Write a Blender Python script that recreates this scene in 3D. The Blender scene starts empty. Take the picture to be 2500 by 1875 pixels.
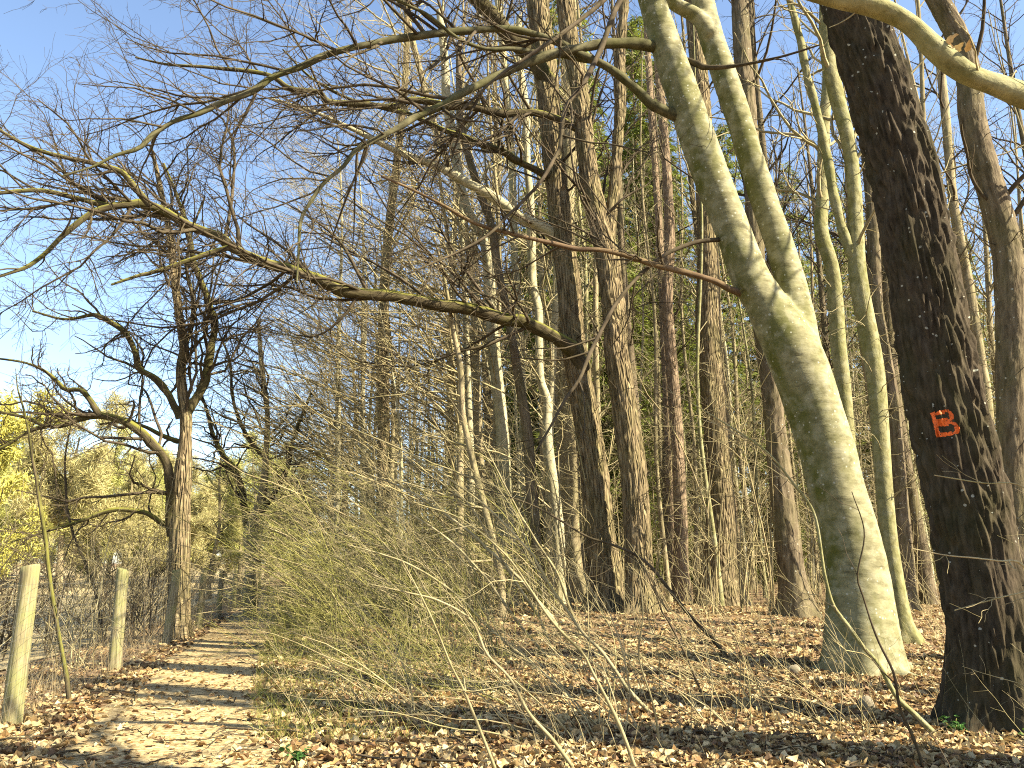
import bpy, math, random
import numpy as np
from mathutils import Vector, noise as mnoise

random.seed(7)
RNG = np.random.default_rng(11)
scene = bpy.context.scene
COL = scene.collection

# ------------------------------------------------------------------ camera
PITCH = math.radians(13.6)
CAMZ = 1.5
FPX = 1878.0                      # focal length in photograph pixels (2500 wide)
cam_data = bpy.data.cameras.new('camera')
cam = bpy.data.objects.new('camera', cam_data)
COL.objects.link(cam)
cam.location = (0, 0, CAMZ)
cam.rotation_euler = (math.radians(90) + PITCH, 0, 0)
cam_data.sensor_width = 36.0
cam_data.lens = 36.0 * FPX / 2500.0
cam_data.clip_start = 0.05
cam_data.clip_end = 2000
scene.camera = cam

# ------------------------------------------------------------------ light
SUN_AZ, SUN_EL = math.radians(116), math.radians(39)   # clockwise from +Y
world = bpy.data.worlds.new('World')
scene.world = world
world.use_nodes = True
wn = world.node_tree
bg = wn.nodes['Background']
sky = wn.nodes.new('ShaderNodeTexSky')
sky.sky_type = 'NISHITA'
sky.sun_disc = False
sky.sun_elevation = SUN_EL
sky.sun_rotation = SUN_AZ
sky.air_density = 1.0
sky.dust_density = 0.8
sky.ozone_density = 0.9
wn.links.new(sky.outputs[0], bg.inputs[0])
bg.inputs[1].default_value = 0.08
sun_dir = Vector((math.sin(SUN_AZ) * math.cos(SUN_EL), math.cos(SUN_AZ) * math.cos(SUN_EL), math.sin(SUN_EL)))
sl = bpy.data.lights.new('sun', 'SUN')
sl.energy = 5.0
sl.angle = math.radians(0.53)
sl.color = (1.0, 0.91, 0.7)
so = bpy.data.objects.new('sun', sl)
so.rotation_euler = sun_dir.to_track_quat('Z', 'Y').to_euler()
so.location = (20, -20, 40)
COL.objects.link(so)
scene.view_settings.view_transform = 'Standard'
scene.view_settings.look = 'None'
scene.view_settings.gamma = 1.0
scene.view_settings.use_curve_mapping = False
scene.view_settings.exposure = 2.05
scene.render.engine = 'CYCLES'
scene.cycles.max_bounces = 3
scene.cycles.diffuse_bounces = 1
scene.cycles.glossy_bounces = 2
scene.cycles.transparent_max_bounces = 6
scene.cycles.use_denoising = False
scene.cycles.pixel_filter_type = 'BLACKMAN_HARRIS'
scene.cycles.filter_width = 1.1

# ------------------------------------------------------------------ helpers
cp, sp = math.cos(PITCH), math.sin(PITCH)
CAM = np.array([0, 0, CAMZ])


def ray(sx, sy):
    dx, dy = (sx - 1250) / FPX, (937.5 - sy) / FPX
    return np.array([dx, cp - dy * sp, sp + dy * cp])


def at(sx, sy, Y):
    d = ray(sx, sy)
    t = Y / d[1]
    return CAM + d * t, t


_tab = RNG.random((64, 64))


def vnoise(x, y):
    x = np.asarray(x, float); y = np.asarray(y, float)
    xi = np.floor(x).astype(int); yi = np.floor(y).astype(int)
    fx = x - xi; fy = y - yi
    fx = fx * fx * (3 - 2 * fx); fy = fy * fy * (3 - 2 * fy)
    g = lambda a, b: _tab[a % 64, b % 64]
    return (g(xi, yi) * (1 - fx) + g(xi + 1, yi) * fx) * (1 - fy) + (g(xi, yi + 1) * (1 - fx) + g(xi + 1, yi + 1) * fx) * fy - 0.5


def sstep(v):
    v = np.clip(v, 0, 1)
    return v * v * (3 - 2 * v)


def fence_x(y):      # the fence runs almost straight away from the camera
    y = np.asarray(y, float)
    return -5.05 - 0.25 * (y - 8.35)


def path_x(y):
    y = np.asarray(y, float)
    return np.interp(y, [0, 6.9, 10, 14.7, 23.6, 38.5, 60], [-0.6, -2.85, -3.95, -5.3, -7.67, -11.7, -17])


def hgt(x, y):
    x = np.asarray(x, float); y = np.asarray(y, float)
    rise = 0.48 * sstep((y - 8) / 14.0) * sstep((x - path_x(y) - 1.0) / 6.0)
    left = -0.35 * sstep((fence_x(y) - 0.4 - x) / 4.0)
    n = 0.16 * vnoise(x * 0.23 + 5, y * 0.23) + 0.07 * vnoise(x * 0.9, y * 0.9 + 9)
    n = n * (1 - 0.85 * np.exp(-((x - path_x(y) + 0.6) / 2.0) ** 2))
    far = 0.012 * np.clip(np.hypot(x, y) - 70, 0, None)
    return rise + left + n + far


def nrm(v):
    return v / np.maximum(np.linalg.norm(v, axis=-1, keepdims=True), 1e-9)


class Geo:
    def __init__(self):
        self.V = []; self.Q = []; self.B = []; self.n = 0

    def add(self, V, Q, B=None):
        V = np.asarray(V, float).reshape(-1, 3); Q = np.asarray(Q, int).reshape(-1, 4)
        self.V.append(V); self.Q.append(Q + self.n)
        self.B.append(np.asarray(B, float).reshape(-1, 3) if B is not None else V)
        self.n += len(V)
        return self

    def tubes(self, P, R, S=3, rng=RNG):
        if len(P):
            self.add(*tube_arrays(P, R, S, rng))
        return self

    def mesh(self, name, origin=(0, 0, 0), smooth=True):
        V = np.concatenate(self.V) - np.asarray(origin); Q = np.concatenate(self.Q); B = np.concatenate(self.B)
        return make_mesh(name, V, Q, B, smooth)


def make_mesh(name, V, Q, B=None, smooth=True):
    me = bpy.data.meshes.new(name)
    k = Q.shape[1]
    me.vertices.add(len(V)); me.vertices.foreach_set('co', V.astype(np.float32).ravel())
    me.loops.add(Q.size); me.loops.foreach_set('vertex_index', Q.astype(np.int32).ravel())
    me.polygons.add(len(Q))
    me.polygons.foreach_set('loop_start', np.arange(0, Q.size, k, dtype=np.int32))
    me.polygons.foreach_set('loop_total', np.full(len(Q), k, dtype=np.int32))
    me.polygons.foreach_set('use_smooth', np.full(len(Q), smooth, dtype=bool))
    if B is not None:
        a = me.attributes.new('bark', 'FLOAT_VECTOR', 'POINT')
        a.data.foreach_set('vector', B.astype(np.float32).ravel())
    me.update(calc_edges=True)
    return me


def tube_arrays(P, R, S=3, rng=RNG):
    N, K, _ = P.shape
    T = nrm(np.gradient(P, axis=1))
    m = nrm(T.mean(axis=1))
    ref = np.where(np.abs(m[:, 2:3]) > 0.75, np.array([[1.0, 0, 0]]), np.array([[0, 0, 1.0]]))
    n = nrm(np.cross(T, ref[:, None, :])); b = np.cross(T, n)
    a = np.arange(S) * 2 * np.pi / S
    c = np.cos(a)[None, None, :, None]; s = np.sin(a)[None, None, :, None]
    V = P[:, :, None, :] + R[:, :, None, None] * (n[:, :, None, :] * c + b[:, :, None, :] * s)
    L = np.concatenate([np.zeros((N, 1)), np.cumsum(np.linalg.norm(np.diff(P, axis=1), axis=2), axis=1)], axis=1)
    B = np.empty((N, K, S, 3))
    B[..., 0] = np.cos(a) * R[:, :, None]; B[..., 1] = np.sin(a) * R[:, :, None]; B[..., 2] = L[:, :, None]
    B += rng.random((N, 1, 1, 3)) * 40
    i = np.arange(N)[:, None, None] * K * S + np.arange(K - 1)[None, :, None] * S
    j = np.arange(S)[None, None, :]; j2 = (j + 1) % S
    Q = np.stack([i + j, i + j2, i + S + j2, i + S + j], axis=-1)
    return V, Q, B


def resample(P, R, step):
    P = np.asarray(P, float); R = np.asarray(R, float)
    n = len(P)
    ext = np.vstack([2 * P[0] - P[1], P, 2 * P[-1] - P[-2]])
    pts = []; rad = []
    for i in range(n - 1):
        p0, p1, p2, p3 = ext[i], ext[i + 1], ext[i + 2], ext[i + 3]
        u = np.linspace(0, 1, 13)[:-1, None]
        pts.append(0.5 * (2 * p1 + (p2 - p0) * u + (2 * p0 - 5 * p1 + 4 * p2 - p3) * u ** 2 + (3 * p1 - p0 - 3 * p2 + p3) * u ** 3))
        rad.append(R[i] + (R[i + 1] - R[i]) * u[:, 0])
    pts.append(P[-1:]); rad.append(R[-1:])
    pts = np.vstack(pts); rad = np.concatenate(rad)
    L = np.concatenate([[0], np.cumsum(np.linalg.norm(np.diff(pts, axis=0), axis=1))])
    k = max(4, int(L[-1] / step) + 1)
    s = np.linspace(0, L[-1], k)
    return np.stack([np.interp(s, L, pts[:, q]) for q in range(3)], axis=1), np.interp(s, L, rad)


def trace(pts, Y0, Y1=None, step=0.3):
    """photograph points (x, y, width) placed at the real distance Y0..Y1 of the thing"""
    Y1 = Y0 if Y1 is None else Y1
    d = np.array([p[:2] for p in pts], float)
    s = np.concatenate([[0], np.cumsum(np.linalg.norm(np.diff(d, axis=0), axis=1))]); s = s / s[-1]
    P = []; R = []
    for (x, y, w), u in zip(pts, s):
        p, t = at(x, y, Y0 + (Y1 - Y0) * u)
        P.append(p); R.append(0.5 * w / FPX * t)
    return resample(P, R, step)


def spawn(P, R, M, t=(0.1, 1.0), ang=(30, 65), fr=0.45, Lt=0.5, Lmin=0.05, Lmax=9, K=6, w=0.22, bias=(0, 0, 0), rr=0.6, rmax=1, rmin=0.002, flat=0.0, taper=0.7, side=None, rng=RNG):
    N, Kp, _ = P.shape
    ln = np.linalg.norm(np.diff(P, axis=1), axis=2).sum(axis=1)
    M = int(M)
    if M < 1:
        return np.zeros((0, K, 3)), np.zeros((0, K))
    idx = rng.choice(N, M, p=ln / ln.sum())
    tt = t[0] + (t[1] - t[0]) * rng.random(M)
    f = tt * (Kp - 1); i = np.minimum(f.astype(int), Kp - 2); a = (f - i)[:, None]
    p = P[idx, i] * (1 - a) + P[idx, i + 1] * a
    r = R[idx, i] * (1 - a[:, 0]) + R[idx, i + 1] * a[:, 0]
    T = nrm(P[idx, i + 1] - P[idx, i])
    q = rng.normal(size=(M, 3))
    if side is not None:
        q = q + np.asarray(side)
    q[:, 2] *= 1 - flat
    q = nrm(q - (q * T).sum(1, keepdims=True) * T)
    g = np.radians(ang[0] + (ang[1] - ang[0]) * rng.random(M))[:, None]
    d = T * np.cos(g) + q * np.sin(g)
    L = np.clip(fr * ln[idx] * (1 - Lt * tt) * (0.5 + rng.random(M)), Lmin, Lmax)
    st = (L / (K - 1))[:, None]
    pts = [p]; bias = np.asarray(bias, float)
    for k in range(1, K):
        d = nrm(d + rng.normal(size=(M, 3)) * w + bias)
        p = p + d * st
        pts.append(p)
    r0 = np.clip(r * rr, rmin, rmax)
    s = np.linspace(0, 1, K)[None, :]
    return np.stack(pts, axis=1), np.maximum(r0[:, None] * (1 - taper * s), rmin * 0.7)


def grow(P, R, spec, rng=RNG):
    """levels of side branches on the branches P; spec rows: density per metre + spawn arguments"""
    out = []
    for row in spec:
        row = dict(row)
        dens = row.pop('d')
        ln = np.linalg.norm(np.diff(P, axis=1), axis=2).sum()
        P, R = spawn(P, R, max(1, dens * ln), rng=rng, **row)
        out.append((P, R))
    return out


# ------------------------------------------------------------------ materials
MATS = {}


def nodes_of(name, rough=0.85, spec=0.25):
    m = bpy.data.materials.new(name); m.use_nodes = True
    nt = m.node_tree; b = nt.nodes['Principled BSDF']
    b.inputs['Roughness'].default_value = rough
    b.inputs['Specular IOR Level'].default_value = spec
    MATS[name] = m
    return m, nt, b


def N(nt, kind, **kw):
    n = nt.nodes.new('ShaderNode' + kind)
    for k, v in kw.items():
        if k in n.inputs:
            n.inputs[k].default_value = v
        else:
            setattr(n, k, v)
    return n


def ramp(nt, fac, stops):
    r = N(nt, 'ValToRGB')
    el = r.color_ramp.elements
    while len(el) < len(stops):
        el.new(0.5)
    for e, (p, c) in zip(el, stops):
        e.position = p; e.color = (*c, 1) if len(c) == 3 else c
    nt.links.new(fac, r.inputs[0])
    return r.outputs[0]


def mix(nt, fac, a, b, blend='MIX'):
    m = N(nt, 'Mix', data_type='RGBA', blend_type=blend)
    for sock, v in ((m.inputs[0], fac), (m.inputs[6], a), (m.inputs[7], b)):
        if hasattr(v, 'links'):
            nt.links.new(v, sock)
        elif isinstance(v, (int, float)):
            sock.default_value = v
        else:
            sock.default_value = (*v, 1)
    return m.outputs[2]


def noise_tex(nt, vec, scale, detail=3, rough=0.55, stretch=(1, 1, 1)):
    mp = N(nt, 'Mapping'); mp.inputs['Scale'].default_value = stretch
    nt.links.new(vec, mp.inputs[0])
    n = N(nt, 'TexNoise', Scale=scale, Detail=detail, Roughness=rough)
    nt.links.new(mp.outputs[0], n.inputs['Vector'])
    return n.outputs[0]


def mth(nt, op, a, b=None, c=None):
    m = N(nt, 'Math', operation=op)
    for i, v in enumerate((a, b, c)):
        if v is None:
            continue
        if hasattr(v, 'links'):
            nt.links.new(v, m.inputs[i])
        else:
            m.inputs[i].default_value = v
    return m.outputs[0]


def bark(name, dark, light, algae=(0.16, 0.17, 0.05), alg=0.4, fs=16, vst=0.16, bump=0.5, dist=0.02, lichen=0.0, plates=False, moss_top=0.0, north=0.0, scars=0.0, lt=0.72):
    m, nt, b = nodes_of(name, 0.9, 0.06)
    v = N(nt, 'Attribute', attribute_name='bark').outputs['Vector']
    n1 = noise_tex(nt, v, fs, 4, 0.65, (1, 1, vst))
    n2 = noise_tex(nt, v, 2.2, 3, 0.6, (1, 1, 0.5))
    c = ramp(nt, n1, [(0.3, dark), (0.68, light)])
    hsv = mix(nt, 0.5, c, ramp(nt, noise_tex(nt, v, fs * 3.1, 2), [(0.3, (0.3, 0.3, 0.3)), (0.7, (0.7, 0.7, 0.7))]), 'OVERLAY')
    c = mix(nt, 0.35, c, hsv)
    geo = N(nt, 'NewGeometry')
    sep = N(nt, 'SeparateXYZ'); nt.links.new(geo.outputs['Normal'], sep.inputs[0])
    f = ramp(nt, n2, [(0.42, (0, 0, 0)), (0.66, (1, 1, 1))])
    if north:       # algae grow on the damp side away from the sun
        f = mth(nt, 'ADD', f, mth(nt, 'MULTIPLY', mth(nt, 'MULTIPLY', sep.outputs[0], -1.0), north))
    f = mth(nt, 'MULTIPLY', f, alg)
    mm = N(nt, 'Clamp'); nt.links.new(f, mm.inputs[0])
    c = mix(nt, mm.outputs[0], c, algae)
    if lichen:
        vo = N(nt, 'TexVoronoi', Scale=lichen); nt.links.new(v, vo.inputs['Vector'])
        rnd = N(nt, 'SeparateColor'); nt.links.new(vo.outputs['Color'], rnd.inputs[0])
        rad = mth(nt, 'MULTIPLY', mth(nt, 'GREATER_THAN', rnd.outputs[0], lt), mth(nt, 'MULTIPLY', mth(nt, 'POWER', rnd.outputs[1], 2.0), 0.42))
        c = mix(nt, mth(nt, 'MULTIPLY', mth(nt, 'LESS_THAN', vo.outputs['Distance'], rad), 0.7), c, (0.4, 0.4, 0.32))
    if scars:       # old branch scars and cross wrinkles of smooth bark
        n3 = noise_tex(nt, v, 2.6, 5, 0.7, (1, 1, 4.5))
        c = mix(nt, mth(nt, 'MULTIPLY', ramp(nt, n3, [(0.6, (0, 0, 0)), (0.7, (1, 1, 1))]), scars), c, (0.055, 0.05, 0.028))
        n4 = noise_tex(nt, v, 5, 4, 0.6, (1, 1, 1))
        c = mix(nt, mth(nt, 'MULTIPLY', ramp(nt, n4, [(0.5, (0, 0, 0)), (0.62, (1, 1, 1))]), scars * 0.4), c, (0.36, 0.345, 0.24))
    if moss_top:
        mt = mth(nt, 'MULTIPLY', ramp(nt, mth(nt, 'ADD', sep.outputs[2], mth(nt, 'MULTIPLY', n2, 0.9)), [(0.6, (0, 0, 0)), (1.0, (1, 1, 1))]), moss_top)
        c = mix(nt, mt, c, (0.2, 0.2, 0.03))
    nt.links.new(c, b.inputs['Base Color'])
    h = n1
    if plates:
        mp = N(nt, 'Mapping'); mp.inputs['Scale'].default_value = (1, 1, 0.12); nt.links.new(v, mp.inputs[0])
        vo2 = N(nt, 'TexVoronoi', Scale=fs * 1.1, feature='DISTANCE_TO_EDGE'); nt.links.new(mp.outputs[0], vo2.inputs['Vector'])
        h = mth(nt, 'ADD', mth(nt, 'MULTIPLY', n1, 0.5), mth(nt, 'MINIMUM', mth(nt, 'MULTIPLY', vo2.outputs['Distance'], 4.0), 1.0))
    bp = N(nt, 'Bump', Strength=bump, Distance=dist); nt.links.new(h, bp.inputs['Height'])
    nt.links.new(bp.outputs[0], b.inputs['Normal'])
    return m


bark('oak_bark', (0.05, 0.036, 0.022), (0.18, 0.142, 0.09), (0.1, 0.1, 0.03), 0.3, 14, 0.2, 0.9, 0.03, lichen=22, lt=0.9, north=0.25)
bark('dark_oak_bark', (0.02, 0.015, 0.0095), (0.078, 0.06, 0.04), (0.036, 0.037, 0.011), 0.35, 18, 0.3, 0.9, 0.02, lichen=26, lt=0.9, north=0.2)
bark('mid_oak_bark', (0.075, 0.054, 0.03), (0.27, 0.208, 0.118), (0.15, 0.14, 0.05), 0.35, 13, 0.17, 1.0, 0.06, plates=True)
bark('limb_bark', (0.022, 0.017, 0.01), (0.09, 0.071, 0.04), (0.07, 0.068, 0.015), 0.4, 14, 0.2, 0.9, 0.03, moss_top=0.5)
bark('beech_bark', (0.12, 0.108, 0.058), (0.3, 0.275, 0.16), (0.075, 0.08, 0.014), 0.6, 4, 2.2, 0.45, 0.02, lichen=22, north=0.6, scars=0.7)
bark('smooth_limb_bark', (0.035, 0.031, 0.017), (0.125, 0.112, 0.062), (0.055, 0.057, 0.013), 0.6, 8, 0.7, 0.5, 0.012)
bark('pale_bark', (0.22, 0.195, 0.118), (0.41, 0.365, 0.235), (0.18, 0.175, 0.055), 0.35, 9, 0.6, 0.5, 0.015, north=0.2)
bark('mossy_pale_bark', (0.12, 0.11, 0.048), (0.28, 0.255, 0.13), (0.12, 0.125, 0.03), 0.55, 8, 0.7, 0.7, 0.025, north=0.35, scars=0.55)
bark('pine_bark', (0.11, 0.075, 0.045), (0.3, 0.22, 0.145), (0.16, 0.12, 0.06), 0.2, 12, 0.35, 0.9, 0.03, plates=True)
bark('far_bark', (0.125, 0.098, 0.055), (0.33, 0.27, 0.16), (0.15, 0.145, 0.05), 0.35, 9, 0.2, 0.7, 0.03)
bark('twig_bark', (0.028, 0.021, 0.014), (0.1, 0.077, 0.05), (0.06, 0.053, 0.02), 0.3, 7, 0.5, 0.2, 0.004)
bark('red_twig_bark', (0.06, 0.038, 0.024), (0.16, 0.108, 0.064), (0.13, 0.1, 0.04), 0.35, 9, 0.4, 0.2, 0.004)
bark('beech_twig_bark', (0.16, 0.132, 0.072), (0.35, 0.295, 0.168), (0.14, 0.135, 0.04), 0.35, 7, 0.5, 0.2, 0.004)
bark('shrub_bark', (0.16, 0.125, 0.066), (0.4, 0.325, 0.18), (0.18, 0.18, 0.045), 0.35, 5, 0.5, 0.2, 0.004)
bark('green_stem', (0.12, 0.115, 0.032), (0.29, 0.26, 0.09), (0.13, 0.14, 0.025), 0.5, 5, 0.5, 0.2, 0.003)
bark('moss', (0.07, 0.075, 0.01), (0.24, 0.23, 0.035), (0.13, 0.16, 0.02), 0.5, 30, 1.0, 1.0, 0.02)


def attr_mat(name, trans=0.0, rough=0.7):
    m, nt, b = nodes_of(name, rough, 0.25)
    a = N(nt, 'Attribute', attribute_name='tint').outputs['Color']
    tc = N(nt, 'TexCoord').outputs['Object']
    c = mix(nt, 0.5, a, ramp(nt, noise_tex(nt, tc, 35, 2), [(0.3, (0.3, 0.3, 0.3)), (0.7, (0.72, 0.72, 0.72))]), 'OVERLAY')
    nt.links.new(c, b.inputs['Base Color'])
    if trans:
        t = N(nt, 'BsdfTranslucent'); nt.links.new(c, t.inputs[0])
        ms = N(nt, 'MixShader'); ms.inputs[0].default_value = trans
        nt.links.new(b.outputs[0], ms.inputs[1]); nt.links.new(t.outputs[0], ms.inputs[2])
        nt.links.new(ms.outputs[0], nt.nodes['Material Output'].inputs[0])
    return m


attr_mat('dead_leaf', 0.15, 0.6)
attr_mat('foliage', 0.3, 0.6)


def ground_mat(name, stops, fs, bump, dist, spots=None):
    m, nt, b = nodes_of(name, 0.95, 0.1)
    v = N(nt, 'TexCoord').outputs['Object']
    n1 = noise_tex(nt, v, fs, 5, 0.7); n2 = noise_tex(nt, v, 0.5, 3, 0.6)
    vo = N(nt, 'TexVoronoi', Scale=fs * 1.2); nt.links.new(v, vo.inputs['Vector'])
    sc = N(nt, 'SeparateColor'); nt.links.new(vo.outputs['Color'], sc.inputs[0])
    f = mth(nt, 'ADD', mth(nt, 'MULTIPLY', n1, 0.65), mth(nt, 'MULTIPLY', sc.outputs[0], 0.35))
    c = ramp(nt, f, stops)
    c = mix(nt, 0.35, c, ramp(nt, n2, [(0.3, (0.32, 0.32, 0.32)), (0.7, (0.68, 0.68, 0.66))]), 'OVERLAY')
    nt.links.new(c, b.inputs['Base Color'])
    bp = N(nt, 'Bump', Strength=bump, Distance=dist); nt.links.new(f, bp.inputs['Height'])
    nt.links.new(bp.outputs[0], b.inputs['Normal'])
    return m


ground_mat('litter_soil', [(0.25, (0.05, 0.03, 0.017)), (0.5, (0.16, 0.1, 0.055)), (0.75, (0.38, 0.27, 0.155))], 11, 1.0, 0.06)
ground_mat('path_soil', [(0.25, (0.13, 0.09, 0.04)), (0.5, (0.33, 0.245, 0.12)), (0.75, (0.5, 0.385, 0.205))], 22, 0.9, 0.025)
ground_mat('dry_grass', [(0.25, (0.2, 0.15, 0.075)), (0.5, (0.34, 0.27, 0.145)), (0.75, (0.48, 0.39, 0.22))], 5, 0.8, 0.05)


def wood_mat():
    m, nt, b = nodes_of('post_wood', 0.85, 0.2)
    v = N(nt, 'Attribute', attribute_name='bark').outputs['Vector']
    n1 = noise_tex(nt, v, 40, 4, 0.6, (1, 1, 0.06)); n2 = noise_tex(nt, v, 3, 3)
    c = ramp(nt, n1, [(0.3, (0.07, 0.055, 0.03)), (0.55, (0.22, 0.185, 0.1)), (0.75, (0.33, 0.285, 0.17))])
    c = mix(nt, mth(nt, 'MULTIPLY', ramp(nt, n2, [(0.4, (0, 0, 0)), (0.65, (1, 1, 1))]), 0.6), c, (0.19, 0.2, 0.06))
    nt.links.new(c, b.inputs['Base Color'])
    bp = N(nt, 'Bump', Strength=0.8, Distance=0.012); nt.links.new(n1, bp.inputs['Height'])
    nt.links.new(bp.outputs[0], b.inputs['Normal'])


wood_mat()


def plain(name, c, rough=0.8, metal=0.0, nscale=30, var=0.35):
    m, nt, b = nodes_of(name, rough, 0.3)
    b.inputs['Metallic'].default_value = metal
    v = N(nt, 'TexCoord').outputs['Object']
    cc = mix(nt, 1.0, c, ramp(nt, noise_tex(nt, v, nscale, 4, 0.65), [(0.3, (1 - var,) * 3), (0.7, (1, 1, 1))]), 'MULTIPLY')
    nt.links.new(cc, b.inputs['Base Color'])
    return m


plain('wire_metal', (0.3, 0.29, 0.25), 0.5, 0.7)
plain('orange_paint', (1.0, 0.17, 0.02), 0.6, 0, 60, 0.5)
plain('stone', (0.24, 0.2, 0.135), 0.9, 0, 25, 0.5)


# ------------------------------------------------------------------ object helpers
def tag(o, label=None, cat=None, group=None, kind=None):
    for k, v in (('label', label), ('category', cat), ('group', group), ('kind', kind)):
        if v:
            o[k] = v
    return o


def obj(name, me, mat, parent=None, kind=None):
    o = bpy.data.objects.new(name, me)
    COL.objects.link(o)
    if mat and not me.materials:
        me.materials.append(MATS[mat])
    if parent is not None:
        o.parent = parent
    if kind:
        o['kind'] = kind
    return o


def thing(name, label, cat, loc=(0, 0, 0), group=None):
    o = bpy.data.objects.new(name, None)
    o.empty_display_size = 0.2
    COL.objects.link(o)
    o.location = loc
    return tag(o, label, cat, group)


def copy_tree(src, loc, rz=0.0, sc=1.0, label=None, group=None):
    r = src.copy(); COL.objects.link(r)
    r.location = loc; r.rotation_euler = (0, 0, rz); r.scale = (sc, sc, sc)
    tag(r, label, None, group)
    for ch in src.children:
        c = ch.copy(); COL.objects.link(c); c.parent = r
        for g in ch.children:
            d = g.copy(); COL.objects.link(d); d.parent = c
    return r


# ------------------------------------------------------------------ ground
def grid_sheet(name, xs, ys, zoff, mat, xfun=None):
    X, Y = np.meshgrid(xs, ys)
    if xfun is not None:
        X = xfun(X, Y)
    Z = hgt(X, Y) + zoff
    ny, nx = X.shape
    i = (np.arange(ny - 1)[:, None] * nx + np.arange(nx - 1)[None, :])
    Q = np.stack([i, i + 1, i + nx + 1, i + nx], axis=-1).reshape(-1, 4)
    me = make_mesh(name, np.stack([X, Y, Z], -1).reshape(-1, 3), Q)
    return obj(name, me, mat, None, 'structure')


gx = np.sinh(np.linspace(-1, 1, 191) * 5.0) / math.sinh(5.0) * 400
gy = np.concatenate([np.linspace(-30, 3, 18)[:-1], np.linspace(3, 26, 120), 26 + (np.linspace(0, 1, 61)[1:] ** 2.2) * 480])
forest_floor = grid_sheet('forest_floor', gx, gy, 0.0, 'litter_soil')
py = np.concatenate([np.linspace(1, 26, 130), np.linspace(26.6, 60, 40)])
grid_sheet('path', np.linspace(-1, 1, 9), py, 0.018, 'path_soil',
           lambda U, Y: path_x(Y) + U * (0.82 + 0.22 * vnoise(Y * 1.3, U * 0.1 + 3) + 0.2 * vnoise(Y * 4.1, np.sign(U) * 7)))
grid_sheet('meadow', np.concatenate([[-260, -160, -100, -60, -40, -28], np.linspace(-20, -1.9, 30)]), np.concatenate([np.linspace(4, 40, 70), np.linspace(42, 260, 40)]), 0.03, 'dry_grass',
           lambda X, Y: fence_x(Y) + X)

# ------------------------------------------------------------------ trunks
def trunk_path(pts, Y, top=None, step=0.05, lean=0.0):
    P, R = trace(pts, Y, Y + lean, step)
    if P[0, 2] > P[-1, 2]:
        P, R = P[::-1], R[::-1]
    x, y = P[0, 0], P[0, 1]
    g = float(hgt(x, y)) - 0.25
    if P[0, 2] > g + 0.02:
        n = max(2, int((P[0, 2] - g) / step) + 1)
        zz = np.linspace(g, P[0, 2], n)[:-1]
        lo = np.stack([np.full(n - 1, x), np.full(n - 1, y), zz], 1)
        P = np.vstack([lo, P]); R = np.concatenate([np.full(n - 1, R[0]), R])
    if top and P[-1, 2] < top:
        d = nrm((P[-1] - P[-8])[None])[0]; d = nrm((d + np.array([0, 0, 0.6]))[None])[0]
        n = int((top - P[-1, 2]) / (d[2] * max(step, 0.15))) + 2
        s = np.arange(1, n + 1)[:, None] * max(step, 0.15)
        up = P[-1] + d * s
        up[:, :2] += 0.25 * np.sin(s * 0.7 + x) * np.linspace(0, 1, n)[:, None]
        P = np.vstack([P, up]); R = np.concatenate([R, np.linspace(R[-1], R[-1] * 0.25, n)])
    return P, R


def trunk_geo(P, R, sides, flare=0.6, lobes=5, amp=0.0, cell=0.06, vst=0.22, wob=0.04, seed=0, twist=0.0, sharp=3.2):
    rng = np.random.default_rng(seed)
    V, Q, B = tube_arrays(P[None], R[None], sides, rng)
    V = V[0]; B = B[0]
    a = np.arange(sides) * 2 * np.pi / sides
    z = V[:, :, 2] - float(hgt(P[0, 0], P[0, 1]))
    ph = rng.random(4) * 6.28
    lob = 0.55 + 0.45 * np.cos(lobes * a + ph[0] + 0.8 * np.cos(2 * a + ph[1]))[None, :]
    k = 1 + flare * lob * np.exp(-np.clip(z, 0, None) / (R[0] * 0.95 + 0.02)) + flare * 0.18 * np.exp(-np.clip(z, 0, None) / (R[0] * 3.5))
    L = B[:, :1, 2] - B[0, 0, 2]
    k = k + wob * (np.cos(2 * a + ph[2] + L * 0.9) + 0.6 * np.cos(3 * a + ph[3] - L * 1.7))
    disp = np.zeros(V.shape[:2])
    if amp:
        rr = float(np.median(R))
        cx = np.cos(a + 0.0) * rr; cy = np.sin(a) * rr
        off = Vector((rng.random() * 50, rng.random() * 50, rng.random() * 50))
        for i in range(V.shape[0]):
            zz = float(L[i, 0])
            tw = twist * zz
            ct, st = math.cos(tw), math.sin(tw)
            for j in range(sides):
                x = (cx[j] * ct - cy[j] * st) / cell; y = (cx[j] * st + cy[j] * ct) / cell
                q = Vector((x, y, zz * vst / cell)) + off
                w = mnoise.noise(q * 0.6)
                q2 = Vector((q.x + 0.55 * w, q.y - 0.45 * w, q.z + 0.8 * mnoise.noise(q * 0.9 + Vector((9, 4, 2)))))
                dd = mnoise.voronoi(q2)[0]
                e = min(1.0, (dd[1] - dd[0]) * sharp)
                disp[i, j] = amp * (e * e * (3 - 2 * e) - 0.6 + 0.35 * mnoise.noise(q2 * 2.7))
    C = P[:, None, :]
    dirv = (V - C) / np.maximum(R[:, None, None], 1e-5)
    V = C + dirv * (R[:, None, None] * k[:, :, None] + disp[:, :, None])
    return V, Q, B


def place_twigs(tree_obj, base, levels, mat, name='twigs', sides=(4, 3, 3, 3), min_level=0):
    g = Geo()
    for i, (P, R) in enumerate(levels):
        g.tubes(P, R, sides[min(i, len(sides) - 1)])
    return obj(name, g.mesh(name, base), mat, tree_obj, 'stuff')


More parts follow.
